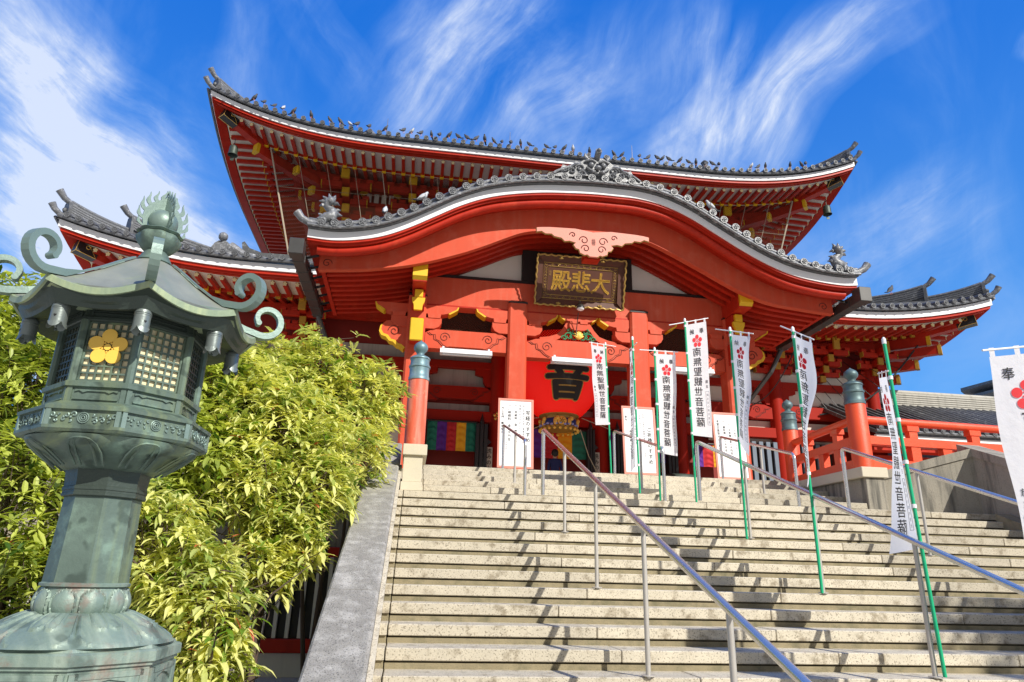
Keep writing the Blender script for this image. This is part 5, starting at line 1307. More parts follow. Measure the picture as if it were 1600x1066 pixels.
# five-colour curtains
def curtain(x0, x1, z0, z1, cols_, lb):
    o = thing('temple_curtain', lb, 'curtain', (x0, YW-.25, z0), 'five-colour temple curtains'); n = len(cols_)
    mb = MB(); mb.tube([(x0-.05, YW-.25, z1+.02), (x1+.05, YW-.25, z1+.02)], .03, 8); obj('curtain_rod', mb, 'black', o)
    for i, c in enumerate(cols_):
        a = x0+(x1-x0)*i/n; b = x0+(x1-x0)*(i+1)/n; mb = MB(); N, Mv = 10, 34; V = []; F = []
        for j in range(Mv+1):
            for k in range(N+1):
                u = k/N; v = j/Mv; sag = .06*math.sin(PI*u)
                y = YW-.25+.020*math.sin((v*4.5+.45*math.sin(PI*u)+.3*math.sin(i*2.3+v*3))*2*PI)*math.sin(PI*u)**.7*(.5+.5*math.sin(v*7+i*1.3)**2)+.012*math.sin(u*9+i)
                V.append((a+(b-a)*u, y, z1-(z1-z0)*v))
        for j in range(Mv):
            for k in range(N): q = j*(N+1)+k; F.append((q, q+1, q+N+2, q+N+1))
        mb.add(V, F); obj('colour_panel', mb, c, o, smooth=180)
curtain(.44, 1.86, 4.13, 4.98, ['cgreen', 'cpurple', 'cred', 'cyellow', 'cgreen'], 'five-colour curtain in the left doorway behind the first newel post')
curtain(3.02, 5.2, 4.05, 4.90, ['cgreen', 'cpurple', 'cred', 'cyellow', 'cgreen'], 'five-colour curtain in the middle doorway under the big red lantern')
curtain(5.95, 7.68, 4.08, 4.93, ['cpurple', 'cred', 'cyellow', 'cgreen', 'cpurple'], 'five-colour curtain in the doorway behind the middle notice board')
curtain(8.55, 9.85, 4.02, 4.70, ['cpurple', 'cred', 'cyellow', 'cgreen'], 'four-colour curtain between the tallest banner and the right notice board')

# notice boards
def notice(x0, x1, z0, z1, cols_, lb, y=8.2):
    o = thing('notice_board', lb, 'notice board', (x0, y, z0), 'white notice boards at the head of the steps')
    w = x1-x0; h = z1-z0
    f = lambda u, v, d: (x0+u, y+.10*(v/h)-d, z0+v)
    mb = MB(); mb.prism([(.04, .04), (w-.04, .04), (w-.04, h-.04), (.04, h-.04)], f, 0, .02); obj('panel', mb, 'sign', o)
    mb = MB()
    for (a, b, c, d) in ((0, 0, w, .042), (0, h-.042, w, h), (0, .042, .042, h-.042), (w-.042, .042, w, h-.042)): mb.prism([(a, b), (c, b), (c, d), (a, d)], f, -.005, .032)
    obj('red_frame', mb, 'pink', o)
    mt = MB(); mg = MB()
    for (u, v0, size, txt, dark) in cols_:
        for i, ch in enumerate(txt):
            if ch != '　': put_glyph(mt if dark else mg, ch, u*w, v0*h-i*size*1.12, size, size, lambda a, b: f(a, b, .0225), bold=.014 if dark else .0)
    obj('lettering', mt, 'ink', o)
    if mg.v: obj('small_lettering', mg, 'textgrey', o)
    for s in (-1, 1):
        mb = MB(); xx = (x0+x1)/2+s*w*.32; mb.beam((xx, y+.08, 2.75), (xx, y+.22, z1-.1), .03, .03); obj('prop', mb, 'black', o)
notice(1.82, 2.58, 2.84, 4.33, [(.84, .80, .105, '写経のすすめ', 1), (.72, .90, .050, '当山所蔵弘法大師ご真筆般若心経', 0), (.62, .90, .056, '写経をおすすめいたします', 0), (.50, .90, .062, '一、志納料　金　壱千円也', 1), (.32, .90, .066, '一、納経料　金二千円也', 1), (.30-.06, .38, .036, 'お写経は受付にてどうぞ', 0), (.13, .86, .060, '大仁王門　郵便受付', 1)], 'leftmost white notice board, in front of the left porch column')
notice(4.53, 5.28, 2.83, 4.32, [(.80, .66, .105, 'ご祈祷のすすめ', 1), (.64, .88, .048, '当寺では毎日お護摩祈祷を行っています', 0), (.54, .86, .048, 'お申し出下さい', 0), (.40, .90, .054, '一、祈祷　午前九時・午後', 0), (.24, .62, .058, '商売繁昌・交通安全・厄除', 1), (.12, .92, .056, '一、家内', 1)], 'middle white notice board, half hidden by two banners')
notice(6.60, 7.36, 2.82, 4.30, [(.66, .80, .050, '一、大般若　金三千円', 0), (.50, .82, .058, '一、大祈祷　金一千円也', 1), (.34, .86, .058, '一、御祈祷　金一千円也', 1), (.16, .86, .062, '本堂正面受付にて承ります', 1)], 'rightmost white notice board, behind the twisted banner')
# narrow plates on the inner columns
for x, lb in ((2.20, 'narrow white text plate on the inner column left of the first notice board'), (5.42, 'narrow white text plate on the inner column between lantern and banners')):
    o = thing('text_plate', lb, 'plate', (x, YW-.3, 3.1), 'narrow text plates on inner columns')
    mb = MB(); mb.bbox(x-.17, x+.17, YW-.33, YW-.29, 3.05, 4.28, .008); obj('plate', mb, 'greyplaster', o)
    mb = MB(); mb.prism([(0, -.11), (.13, 0), (0, .11), (-.13, 0)], lambda u, v, d: (x+u, d, 4.42+v), YW-.34, YW-.30); obj('diamond', mb, 'black', o)
    mb = MB()
    for i, ch in enumerate('洗みの大慈大悲'): put_glyph(mb, ch, x+.075, 4.16-i*.165, .14, .15, lambda a, b: (a, YW-.334, b), bold=.018)
    for i, ch in enumerate('願そのままに'): put_glyph(mb, ch, x-.08, 4.02-i*.165, .12, .14, lambda a, b: (a, YW-.334, b), bold=.012)
    obj('lettering', mb, 'ink', o)
# offertory and low rail in the left doorway
o = thing('incense_rail', 'thin pale rail low in the dark left doorway', 'rail', (.5, 12.4, 2.72))
mb = MB(); mb.tube([(.25, 12.4, 2.98), (1.35, 12.4, 2.98)], .022, 8); obj('bar', mb, 'cord', o)
for x in (.3, .75, 1.3): mb = MB(); mb.tube([(x, 12.4, 2.72), (x, 12.4, 3.0 if x != .75 else 3.35)], .016, 8); obj('post', mb, 'gold', o)
o = thing('temple_drum', 'dark round object low in the doorway behind the second handrail', 'drum', (7.2, 13.2, 2.72))
mb = MB(); mb.lathe([(.40, 0), (.62, .12), (.70, .40), (.66, .62), (.60, .66), (.56, .62)], 32, (7.6, 13.2, 2.9)); obj('bowl', mb, 'bronzedark', o, smooth=50)
mb = MB(); mb.lathe([(.45, 2.713), (.5, 2.75), (.42, 2.92)], 24, (7.6, 13.2, 0)); obj('stand', mb, 'dark', o, smooth=40)

# person inside
pe = MB()
px, py, pz = 4.12, 13.45, 2.715
def skin_body():
    me = bpy.data.meshes.new('person'); bm = bmesh.new(); ly = bm.verts.layers.skin.verify()
    def V(x, y, z, r, r2=None): v = bm.verts.new((x, y, z)); v[ly].radius = (r, r2 or r); return v
    pel = V(0, 0, .76, .13, .10); wa = V(0, .01, .90, .12, .09); ch = V(0, .0, 1.10, .15, .10); nk0 = V(0, .0, 1.215, .075, .07); nk = V(0, 0, 1.26, .05, .05); hd = V(0, -.01, 1.33, .075, .085); ht = V(0, -.01, 1.41, .075, .085)
    bm.verts.ensure_lookup_table()
    for a, b in ((pel, wa), (wa, ch), (ch, nk0), (nk0, nk), (nk, hd), (hd, ht)): bm.edges.new((a, b))
    for s in (-1, 1):
        sh = V(s*.15, 0, 1.17, .055); el = V(s*.19, .02, .93, .042); wr = V(s*.17, -.10, .74, .03); hn = V(s*.165, -.14, .69, .035, .02)
        for a, b in ((ch, sh), (sh, el), (el, wr), (wr, hn)): bm.edges.new((a, b))
        hp = V(s*.08, 0, .68, .085); kn = V(s*.09, -.01, .38, .055); an = V(s*.09, .01, .06, .038); ft = V(s*.095, -.12, .03, .035, .025)
        for a, b in ((pel, hp), (hp, kn), (kn, an), (an, ft)): bm.edges.new((a, b))
    pel[ly].use_root = True
    bm.to_mesh(me); bm.free(); o = bpy.data.objects.new('tmp', me); COL.objects.link(o)
    m1 = o.modifiers.new('s', 'SKIN'); m2 = o.modifiers.new('d', 'SUBSURF'); m2.levels = 2; m2.render_levels = 2
    dg = bpy.context.evaluated_depsgraph_get(); dg.update(); ev = o.evaluated_get(dg).to_mesh(); mb = MB(); mb.add([v.co.copy() for v in ev.vertices], [tuple(p.vertices) for p in ev.polygons]); bpy.data.objects.remove(o); return mb
body = skin_body()
per = thing('person', 'person with short black hair in a navy jacket, seen from behind in the dark doorway', 'person', (px, py, pz))
for i, f_ in enumerate(body.f):
    c = sum((Vector(body.v[k]) for k in f_), Vector())/len(f_); body.m[i] = 0 if c.z > 1.235 or c.z < .70 and abs(c.x) > .15 else 1
body.v = [(x+px, -y*.9+py, z+pz) for x, y, z in body.v]; obj('body', body, ['skin', 'jacket'], per, smooth=180)
mb = MB(); mb.sphere((px, py-.015, pz+1.40), .112, 16, 10, (.92, 1.0, .98)); mb.sphere((px, py-.06, pz+1.345), .075, 12, 8, (1.1, .6, .9)); obj('hair', mb, 'hair', per, smooth=180)
for s in (-1, 1): mb = MB(); mb.sphere((px+s*.098, py+.01, pz+1.345), .022, 8, 6, (.5, .8, 1.2)); obj('ear', mb, 'skin', per, smooth=180)

# ------------------------------------------------------------------ banners
def banner(label, base, top, TL, TR, BL, BR, mirror, right=False, wav=.018, bar=.36, seed=0, ease=1.0):
    """base/top: pole ends; cloth corners as seen from the steps; mirror: seen from its back"""
    o = thing('prayer_banner', label, 'banner', base, 'white prayer banners on green poles')
    base = Vector(base); top = Vector(top)
    TL, TR, BL, BR = map(Vector, (TL, TR, BL, BR))
    mb = MB(); mb.tube([base, top], .0165, 12); p = obj('pole', mb, 'green', o, smooth=60)
    mb = MB(); mb.lathe([(.02, 0), (.02, .05), (.008, .07)], 10, tuple(top)); obj('pole_cap', mb, 'white', p)
    A = TR if right else TL; Bf = TL if right else TR
    d = (Bf-A).normalized(); up = (TL-BL).normalized()
    y0 = top-Vector((0, 0, .0))
    e0 = A-d*bar; e1 = Bf+d*.05
    mb = MB(); mb.tube([e0+up*.055, e1+up*.055], .008, 8); obj('cross_rod', mb, 'white', o)
    n0 = (TR-TL).cross(TL-BL).normalized(); 
    cm = Vector((.13, -5.9, .76)); 
    if n0.dot(cm-(TL+BR)/2) < 0: n0 = -n0
    def fn(u, v, w=0.0):
        """u -.5..+.5 left to right, v 0 top .. 1 bottom"""
        uu = u+.5; ve = min(max(v, 0), 1)**ease
        if right: p = TR.lerp(BR, v)+((TL-TR).lerp(BL-BR, ve))*(1-uu)
        else: p = TL.lerp(BL, v)+((TR-TL).lerp(BR-BL, ve))*uu
        fr = .25+.75*math.sin(PI*min(max(v, 0), 1))
        q = (1-uu) if right else uu
        return p+n0*(w+wav*fr*(math.sin(v*9+seed+uu*2.2)*.8+math.sin(uu*5.5+seed*1.7+v*3)*.7)*(.35+q))
    mb = MB(); N, Mv = 14, 60; V = [fn(k/N-.5, j/Mv) for j in range(Mv+1) for k in range(N+1)]
    F = [(j*(N+1)+k, j*(N+1)+k+1, (j+1)*(N+1)+k+1, (j+1)*(N+1)+k) for j in range(Mv) for k in range(N)]
    mb.add(V, F); cl = obj('cloth', mb, 'cloth', o, smooth=180)
    for u in (-.44, -.02, .43):
        mb = MB(); a = fn(u-.045, 0); b = fn(u+.045, 0); mb.add([a, b, b+up*.07, a+up*.07], [(0, 1, 2, 3)]); obj('loop', mb, 'cloth', cl)
    for v in (.012, .27, .52, .77, .985):     # clips to the pole
        a = fn(.5 if right else -.5, v); t = (a.z-base.z)/(top.z-base.z); q = base.lerp(top, t); mb = MB(); mb.tube([q+Vector((0, 0, -.018)), q+Vector((0, 0, .018))], .022, 10)
        if (a-q).length > .03: mb.beam(a, q, .006, .03)
        obj('clip', mb, 'white', o)
    k = -1 if mirror else 1; W = (TR-TL).length; H = ((TL-BL).length+(TR-BR).length)/2
    asp = 1.0; Wn = .46
    t1 = MB(); w = .006
    for u, ch in ((-.24*k, '奉'), (.24*k, '納')): put_glyph(t1, ch, u, .075, .22, -.22*Wn/1.9*1.0, lambda a, b: fn(a, b, w), bold=.008, mirror=mirror, th=.16)
    for i, ch in enumerate('南無聖観世音菩薩'): put_glyph(t1, ch, .05*k, .265+i*.088,   .44, -.084, lambda a, b: fn(a, b, w), bold=.006, mirror=mirror, th=.12)
    for i, ch in enumerate('施主'): put_glyph(t1, ch, -.37*k, .53+i*.042, .13, -.030, lambda a, b: fn(a, b, w), bold=.006, mirror=mirror)
    obj('black_lettering', t1, 'ink', cl)
    mb = MB()
    for (a0, b0, a1, b1) in ((-.45*k, .615, -.29*k, .615), (-.29*k, .615, -.29*k, .90), (-.29*k, .90, -.45*k, .90), (-.45*k, .90, -.45*k, .615)):
        mb.tube([fn(a0+(a1-a0)*j/8, b0+(b1-b0)*j/8, .006) for j in range(9)], .0018, 4)
    for i, ch in enumerate('願主信心家内安全'): put_glyph(mb, ch, -.37*k, .645+i*.033, .09, -.022, lambda a, b: fn(a, b, w), mirror=mirror)
    obj('name_box', mb, 'textgrey', cl)
    mb = MB()
    def dsc(cu, cv, r, n=22, r0=0):
        P = [fn(cu+r/Wn*math.cos(2*PI*j/n), cv+r/1.9*math.sin(2*PI*j/n), .007) for j in range(n)]; mb.add([fn(cu, cv, .007)]+P, [(0, j+1, (j+1) % n+1) for j in range(n)])
    for j in range(5): a = -PI/2+2*PI*j/5; dsc(.0+.075*math.cos(a)/Wn, .165+.075*math.sin(a)/1.9, .039)
    for j in range(5): a = PI/2+2*PI*j/5; dsc(.030*math.cos(a)/Wn, .165+.030*math.sin(a)/1.9, .009, 8)
    dsc(0, .165, .015, 12)
    obj('plum_blossom', mb, 'flower', cl)
    return o
banner('small white banner with its pole on the right side, left of the slanting furled one', (4.042, 7.5, 2.72), (3.977, 7.5, 5.42), (3.593, 7.26, 5.325), (3.965, 7.5, 5.38), (3.67, 7.235, 3.635), (4.03, 7.5, 3.71), False, right=True, seed=1)
banner('white banner seen edge-on as a thin strip in front of the second square column', (3.738, 4.86, 2.04), (3.700, 4.86, 4.63), (3.715, 4.86, 4.477), (3.79, 5.305, 4.56), (3.668, 4.86, 2.46), (3.748, 5.315, 2.44), True, seed=2, wav=.012)
banner('white banner facing the camera right of the middle notice board, lower than its right neighbour', (4.052, 4.8, 1.92), (4.066, 4.8, 4.44), (4.089, 4.8, 4.392), (4.509, 4.96, 4.45), (4.087, 4.8, 2.694), (4.467, 5.045, 2.70), True, seed=3)
banner('tallest, flat white banner on a green pole in the middle of the steps', (4.616, 4.71, 1.92), (4.604, 4.71, 4.98), (4.625, 4.72, 4.928), (5.038, 4.81, 5.06), (4.617, 4.72, 3.001), (5.031, 4.87, 3.01), True, seed=4, wav=.010)
banner('banner right of the tallest one, twisting towards its foot before the right notice board', (4.632, 3.14, 1.29), (4.638, 3.14, 4.26), (4.655, 3.15, 4.216), (4.76, 2.76, 4.05), (4.638, 3.15, 2.63), (4.582, 2.80, 2.35), True, seed=5, wav=.035)
banner('twisting white banner in front of the far newel post on the right', (4.664, 1.55, .65), (4.673, 1.55, 3.70), (4.69, 1.56, 3.655), (4.675, 1.18, 3.43), (4.67, 1.56, 1.93), (4.44, 1.25, 1.75), True, seed=6.5, wav=.045)
banner('white banner hanging furled left of the long leaning green pole at the right', (4.745, -.03, .02), (4.672, -.03, 3.02), (4.866, .38, 2.79), (4.665, 0, 2.69), (4.745, .455, 1.037), (4.72, 0, 1.075), True, right=True, seed=7, wav=.016, bar=.1, ease=3.6)
o8 = banner('big near white banner cut off by the right edge of the picture', (4.87, -1.58, -.63), (4.90, -1.58, 2.56), (4.325, -1.57, 2.385), (4.84, -1.57, 2.465), (4.27, -1.57, .50), (4.79, -1.57, .5), False, right=True, seed=2.4, wav=.02)

# ------------------------------------------------------------------ bells at the roof corners
def wbell(c, label, s=1.0):
    o = thing('wind_bell', label, 'bell', c, 'bronze wind bells under the roof corners')
    mb = MB(); mb.lathe([(.02, .0), (.10, -.02), (.13, -.06), (.135, -.12), (.14, -.14), (.14, -.30), (.165, -.38), (.15, -.38), (.12, -.28)], 20, c); obj('bell_body', mb, 'bronzedark', o, smooth=40)
    mb = MB(); mb.tube([(c[0], c[1], c[2]+.28), (c[0], c[1], c[2])], .012, 6); obj('chain', mb, 'bronzedark', o)
    mb = MB(); mb.tube([(c[0], c[1], c[2]-.2), (c[0], c[1], c[2]-.48)], .008, 5); mb.prism([(-.07, -.48), (.07, -.48), (.05, -.58), (-.05, -.58)], lambda u, v, d: (c[0]+u, c[1]+d, c[2]+v), -.006, .006); obj('clapper', mb, 'bronzedark', o)
wbell((-6.60, 15.0, 14.20), 'bronze wind bell under the left corner of the upper roof')
wbell((14.83, 15.0, 14.22), 'bronze wind bell under the right corner of the upper roof against the sky')

# ------------------------------------------------------------------ lion-dragons at the ends of the porch gable (part of the hall roof)
def dragon(cx, sg):
    z0 = K(cx)+.43; mb = MB(); f = lambda u, v, d=0: (cx+sg*u*.85, 8.52-d, z0+v*.78)
    mb.tube([f(-.18, 0), f(-.05, .10, .02), f(.10, .16, .03), f(.14, .30, .0), f(.02, .40, -.02), f(-.08, .50, .0), f(-.02, .62, .05), f(.10, .66, .12)], [.10, .13, .13, .11, .10, .09, .10, .04], 10)
    d_ = obj('ridge_beast', mb, 'tile', porch_roof, smooth=60); mb = MB()
    for (u, v, du, dv) in ((-.02, .66, -.20, .16), (-.06, .60, -.24, .05), (.02, .70, -.08, .22), (.08, .70, .04, .18), (-.08, .50, -.2, -.02), (.14, .34, .16, .06), (.16, .2, .2, .02), (-.12, .12, -.16, .12), (.10, .60, .16, -.05), (-.1, .04, -.22, .02)):
        mb.tube([f(u, v), f(u+du*.6, v+dv*.4, .05), f(u+du, v+dv)], [.05, .04, .006], 6)
    for q in (-.15, .1): mb.tube([f(q, .06, .05), f(q+.08, -.02, .12), f(q+.05, -.12, .10)], [.06, .05, .05], 6)
    mb.sphere(f(.02, .64, .07), .10, 8, 6)
    obj('mane', mb, 'tile', d_, smooth=60)
dragon(-2.2, 1); dragon(10.38, -1)

# ------------------------------------------------------------------ pigeons
def pigeon_proto(name, m_, lb, grp_, pose=0):
    o = thing(name, lb, 'pigeon', (0, 0, 0), grp_)
    mb = MB()
    if pose == 0:   P = [(-.15, 0, .035), (-.11, 0, .065), (-.06, 0, .11), (0, 0, .155), (.045, 0, .20), (.068, 0, .24), (.078, 0, .268), (.095, 0, .28), (.125, 0, .272)]
    else:           P = [(-.12, 0, .02), (-.09, 0, .06), (-.05, 0, .11), (0, 0, .16), (.035, 0, .205), (.05, 0, .24), (.055, 0, .265), (.07, 0, .28), (.10, 0, .272)]
    mb.tube(P, [.018, .030, .055, .068, .058, .036, .031, .028, .005], 10); obj('body', mb, m_, o, smooth=70)
    for s in (-1, 1):
        mb = MB(); a = Vector(P[3]); b = Vector(P[0]); mb.band([[tuple(a.lerp(b, t)+Vector((.03*(1-t), s*(.060*(1-t*.6)+.004), h*(.055*(1-t*.8))))) for h in (-.8, 0, 1)]+[tuple(a.lerp(b, t)+Vector((.03*(1-t), s*(.052*(1-t*.6)), h*(.055*(1-t*.8))))) for h in (1, 0, -.8)] for t in (0, .35, .7, 1.05)])
        obj('wing', mb, 'pigeon', o, smooth=60)
    mb = MB(); b = Vector(P[0]); mb.hexa([b+Vector((.05, -.02, -.006)), b+Vector((.05, .02, -.006)), b+Vector((-.085, .035, -.02)), b+Vector((-.085, -.035, -.02)), b+Vector((.05, -.02, .006)), b+Vector((.05, .02, .006)), b+Vector((-.085, .035, -.012)), b+Vector((-.085, -.035, -.012))]); obj('tail', mb, 'pigeon', o)
    for s in (-1, 1): mb = MB(); mb.tube([(0, s*.025, .09), (.008, s*.025, 0), (.03, s*.025, 0)], .006, 5); obj('leg', mb, 'pink', o)
    return o
gU = 'pigeons perched along the upper roof eave'; lU = 'dark pigeon among the row perched on the upper roof eave tiles'
pA = pigeon_proto('pigeon', 'pigeon', lU, gU); pB = pigeon_proto('pigeon', 'pigeonlight', 'pale grey pigeon in the row perched on the upper roof eave tiles', gU, 1)
pB2 = pigeon_proto('pigeon', 'pigeonlight', 'x', gU, 0)
PX = [-5.89, -5.56, -5.22, -4.93, -4.6, -4.02, -3.41, -3.07, -2.76, -2.51, -2.12, -1.59, -.99, -.72, -.41, -.06, .21, .53, .83, 1.13, 1.45, 1.74, 2.05, 2.33, 2.64, 2.97, 3.27, 3.87, 4.18, 4.5, 4.81, 5.4, 6.27, 6.56, 7.18, 7.51, 7.82, 8.01, 8.24, 8.66, 8.97, 9.26, 9.6, 9.85, 10.11, 11.34, 11.62, 11.87, 12.85, 13.32, 13.46]
rnd = random.Random(21); used = set()
def pig(loc, rz, light=False, label=None, group=None, s=1.0):
    src = (pB if rnd.random() < .5 else pB2) if light else pA
    if src.name not in used: used.add(src.name); o = src
    else: o = copy_tree(src)
    o.location = loc; o.rotation_euler.z = rz; o.scale = (s,)*3
    o['label'] = label or ('pale grey pigeon in the row perched on the upper roof eave tiles' if light else lU)
    if group: o['group'] = group
    return o
pig((-.94, 8.44, K(-.94)+.455), 1.4, True, 'small pale pigeon low on the left slope of the porch gable', 'pigeons on the porch gable', .9)
pig((-.09, 8.44, K(-.09)+.455), .3, True, 'white pigeon halfway up the left slope of the porch gable', 'pigeons on the porch gable')
pig((7.04, 8.44, K(7.04)+.455), PI, True, 'white pigeon on the right slope of the porch gable', 'pigeons on the porch gable')
pig((15.23, 12.9, 9.78), .2, False, 'dark pigeon on the corner ridge of the lower right roof', 'pigeon on the lower right roof', 1.1)
for i, x in enumerate(PX):
    pig((x, 13.90+rnd.uniform(-.03, .03), zU(min(x+7.32, 15.55-x))+.17+.205), rnd.choice([.3, -.4, 2.7, 3.5, 1.2, -1.9, .9]), i in (3, 8, 13, 30, 45), s=rnd.uniform(.72, .88))
for _p in (pB, pB2):
    if _p.name not in used:
        for c_ in list(_p.children): bpy.data.objects.remove(c_)
        bpy.data.objects.remove(_p)
# lightning rods on the eave
for x in (-1.55, 2.62, 6.97):
    mb = MB(); z = zU(6)+.38; mb.tube([(x, 14.05, z-.15), (x, 14.05, z+.62)], [.016, .006], 6)
    tag(obj('lightning_rod', mb, 'wire'), {-1.55: 'thin metal spike on the upper eave above the left slope of the porch gable', 2.62: 'thin metal spike on the upper eave left of the gable ornament', 6.97: 'thin metal spike on the upper eave right of the gable ornament'}[x], 'spike', 'thin spikes on the upper eave')
# ornament with perching place, right of the centre of the upper eave
mb = MB(); x = 9.72; z = zU(6)+.3; mb.lathe([(.20, 0), (.22, .10), (.14, .2), (.10, .34), (.14, .40), (.05, .5)], 12, (x, 14.2, z)); obj('eave_ornament', mb, 'tiledark', up_root, smooth=50)
mb = MB(); x = -2.12; mb.lathe([(.20, 0), (.22, .10), (.14, .2), (.10, .25)], 12, (x, 14.2, z)); obj('eave_ornament', mb, 'tile', up_root, smooth=50)
# ornaments of the lower left roof
mb = MB(); fx = -5.55; mb.prism([(-.30, 0), (.30, 0), (.34, .25), (.2, .50), (.1, .58), (-.1, .58), (-.2, .5), (-.34, .25)], lambda u, v, d: (fx+u, 12.2+d, 8.75+v), 0, .16); mb.sphere((fx, 12.2, 9.45), .13, 10, 8); mb.tube([(fx+.2, 12.3, 9.2), (fx+.6, 12.3, 8.98), (fx+1.2, 12.35, 8.88)], [.16, .12, .12], 8)
obj('ridge_end_tile', mb, 'tile', lo_root)
mb = MB(); mb.prism([(0, 0), (2.4, 0), (2.4, .34), (.5, .30), (.12, .42), (-.05, .62), (-.12, .58), (-.06, .25)], lambda u, v, d: (-5.2+u, 13.2+d, 9.22+v), 0, .3); obj('descending_ridge', mb, 'tiledark', lo_root)

# ------------------------------------------------------------------ side gallery and far tower
ga = thing('side_gallery', 'long low tiled building behind the orange railing on the right', 'building', (14, 14, 2.7))
mb = MB(); x0, x1 = 13.2, 30.0
mb.prism([(11.9, 4.98), (15.2, 6.62), (18.4, 4.98), (18.4, 4.86), (15.2, 6.5), (11.9, 4.86)], lambda u, v, d: (d, u, v), x0, x1); rf = obj('roof', mb, 'tiledark', ga)
mb = MB(); n = int((x1-x0)/.28)
for i in range(n): x = x0+.14+i*.28; mb.tube([(x, 11.86, 5.03), (x, 13.5, 5.82), (x, 15.1, 6.62)], .065, 6)
obj('tile_rows', mb, 'tiledark', rf, smooth=60)
mb = MB()
for i in range(60): x = x0+.14+i*.28; tile_disc(mb, (x, 11.82, 5.02), .078, (0, -1, 0), 10)
mb.tube([(x0, 11.86, 4.95), (x1, 11.86, 4.95)], .045, 6); obj('end_tiles', mb, 'tile', rf, smooth=40)
mb = MB()
for i in range(6): mb.bbox(x0-.02*i, x1, 15.05-.0*i, 15.35, 6.62+i*.075, 6.68+i*.075, .01)
mb.tube([(x0-.1, 15.2, 7.12), (x1, 15.2, 7.12)], .09, 8); obj('ridge', mb, 'greyplaster', rf)
mb = MB(); mb.box(x0+.05, x1, 11.95, 12.05, 4.74, 4.859); obj('eave_board', mb, 'strip', rf)
mb = MB(); mb.box(x0+.1, x1, 12.2, 12.6, 4.45, 4.70); mb.box(x0+.6, x1, 13.0, 13.2, 2.5, 4.45); obj('wall', mb, 'red', ga)
for i in range(20):
    x = x0+.4+i*.62; mb = MB(); mb.beam((x, 12.0, 4.66), (x, 13.2, 4.9), .10, .12); a = obj('rafter', mb, 'red', ga); mb = MB(); mb.box(x-.06, x+.06, 11.96, 11.99, 4.58, 4.73); obj('yellow_cap', mb, 'yellow', a)
mb = MB(); mb.box(x0, x1, 8.3, 14, -.75, 2.6); obj('terrace_base', mb, 'retwall', ga)
fp_ = thing('distant_tower', 'small dark tiled roof corners of a far tower beside the near banner', 'tower', (50, 42, -.75))
mb = MB(); mb.box(47.5, 53, 40.8, 46, -.75, 16.2); obj('tower_body', mb, 'plaster', fp_)
for (z, xo, s) in ((16.45, 46.5, .5), (15.6, 46.3, .5), (14.3, 46.9, .5)):
    mb = MB(); mb.band([[(xo+d, 40+max(0, .0), z+h-.12*s), (xo+d, 40, z+h+.16*s), (xo+d+.5, 46, z+h+.5), (xo+d+.5, 46, z+h+.2)] for d, h in ((0, .22), (.25, .02), (.8, -.1), (2.5, -.1), (7, -.1))]); obj('tiled_roof', mb, 'tiledark', fp_)
# ================================================================== PLANTS
def leaves(rnd, centers, n, size, up_bias=.15, droop=.6, shell=.55, clip=None, whorl=7):
    """lanceolate leaves in whorls at twig ends scattered through soft blobs"""
    V = []; F = []; A = []; tw = MB()
    tot = sum(r**2 for _, r in centers)
    for c, r in centers:
        c = Vector(c); k = max(6, int(n*r*r/tot))
        for _ in range(k):
            d = Vector((rnd.gauss(0, 1), rnd.gauss(0, 1), rnd.gauss(0, 1))).normalized()
            rr = r*(shell+(1-shell)*rnd.random()**.6)*(1+.16*math.sin(d.x*7+d.z*5+c.x)+.10*math.sin(d.y*11+d.z*9))
            if rnd.random() < .10: rr *= rnd.uniform(1.08, 1.32)
            p = c+d*rr
            if clip and not clip(p): continue
            ax = (d*.7+Vector((0, 0, up_bias+.6))+Vector((rnd.gauss(0, .25), rnd.gauss(0, .25), rnd.gauss(0, .2)))).normalized()
            if rnd.random() < .25: tw.tube([p-ax*size*2.2-d*size*.5, p-ax*size, p], [.006, .004, .003], 4, caps=False)
            x = ax.cross(Vector((.3, .2, 1))).normalized(); y = ax.cross(x)
            base_r = min(.92, max(0, rnd.gauss(.5, .24)))
            m = rnd.randint(whorl-2, whorl+2); a0 = rnd.random()*6.28
            for i in range(m):
                a = a0+i*2.4+rnd.gauss(0, .3); o = x*math.cos(a)+y*math.sin(a); L = size*rnd.uniform(.55, 1.3); w = L*rnd.uniform(.10, .15)
                b = p-ax*size*.35*(i/m); dirn = (o+ax*rnd.uniform(.1, .7)).normalized(); dr = droop*rnd.uniform(.4, 1.3)
                s = dirn.cross(Vector((0, 0, 1)));  s = s.normalized() if s.length > .05 else x
                nrm = s.cross(dirn)
                p1 = b+dirn*L*.33+Vector((0, 0, -dr*L*.06)); p2 = b+dirn*L*.68+Vector((0, 0, -dr*L*.28)); p3 = b+dirn*L*.93+Vector((0, 0, -dr*L*.62))
                f = nrm*w*.25; q = len(V)
                V += [b, p1-s*w+f, p1+s*w+f, p1-f*.2, p2-s*w*.8+f, p2+s*w*.8+f, p2-f*.2, p3]
                F += [(q, q+1, q+3), (q, q+3, q+2), (q+1, q+4, q+6, q+3), (q+3, q+6, q+5, q+2), (q+4, q+7, q+6), (q+6, q+7, q+5)]
                lr = min(.92, max(0, base_r+rnd.gauss(0, .16)))
                if rnd.random() < .006: lr = .99
                A += [lr]*8
    return V, F, A, tw
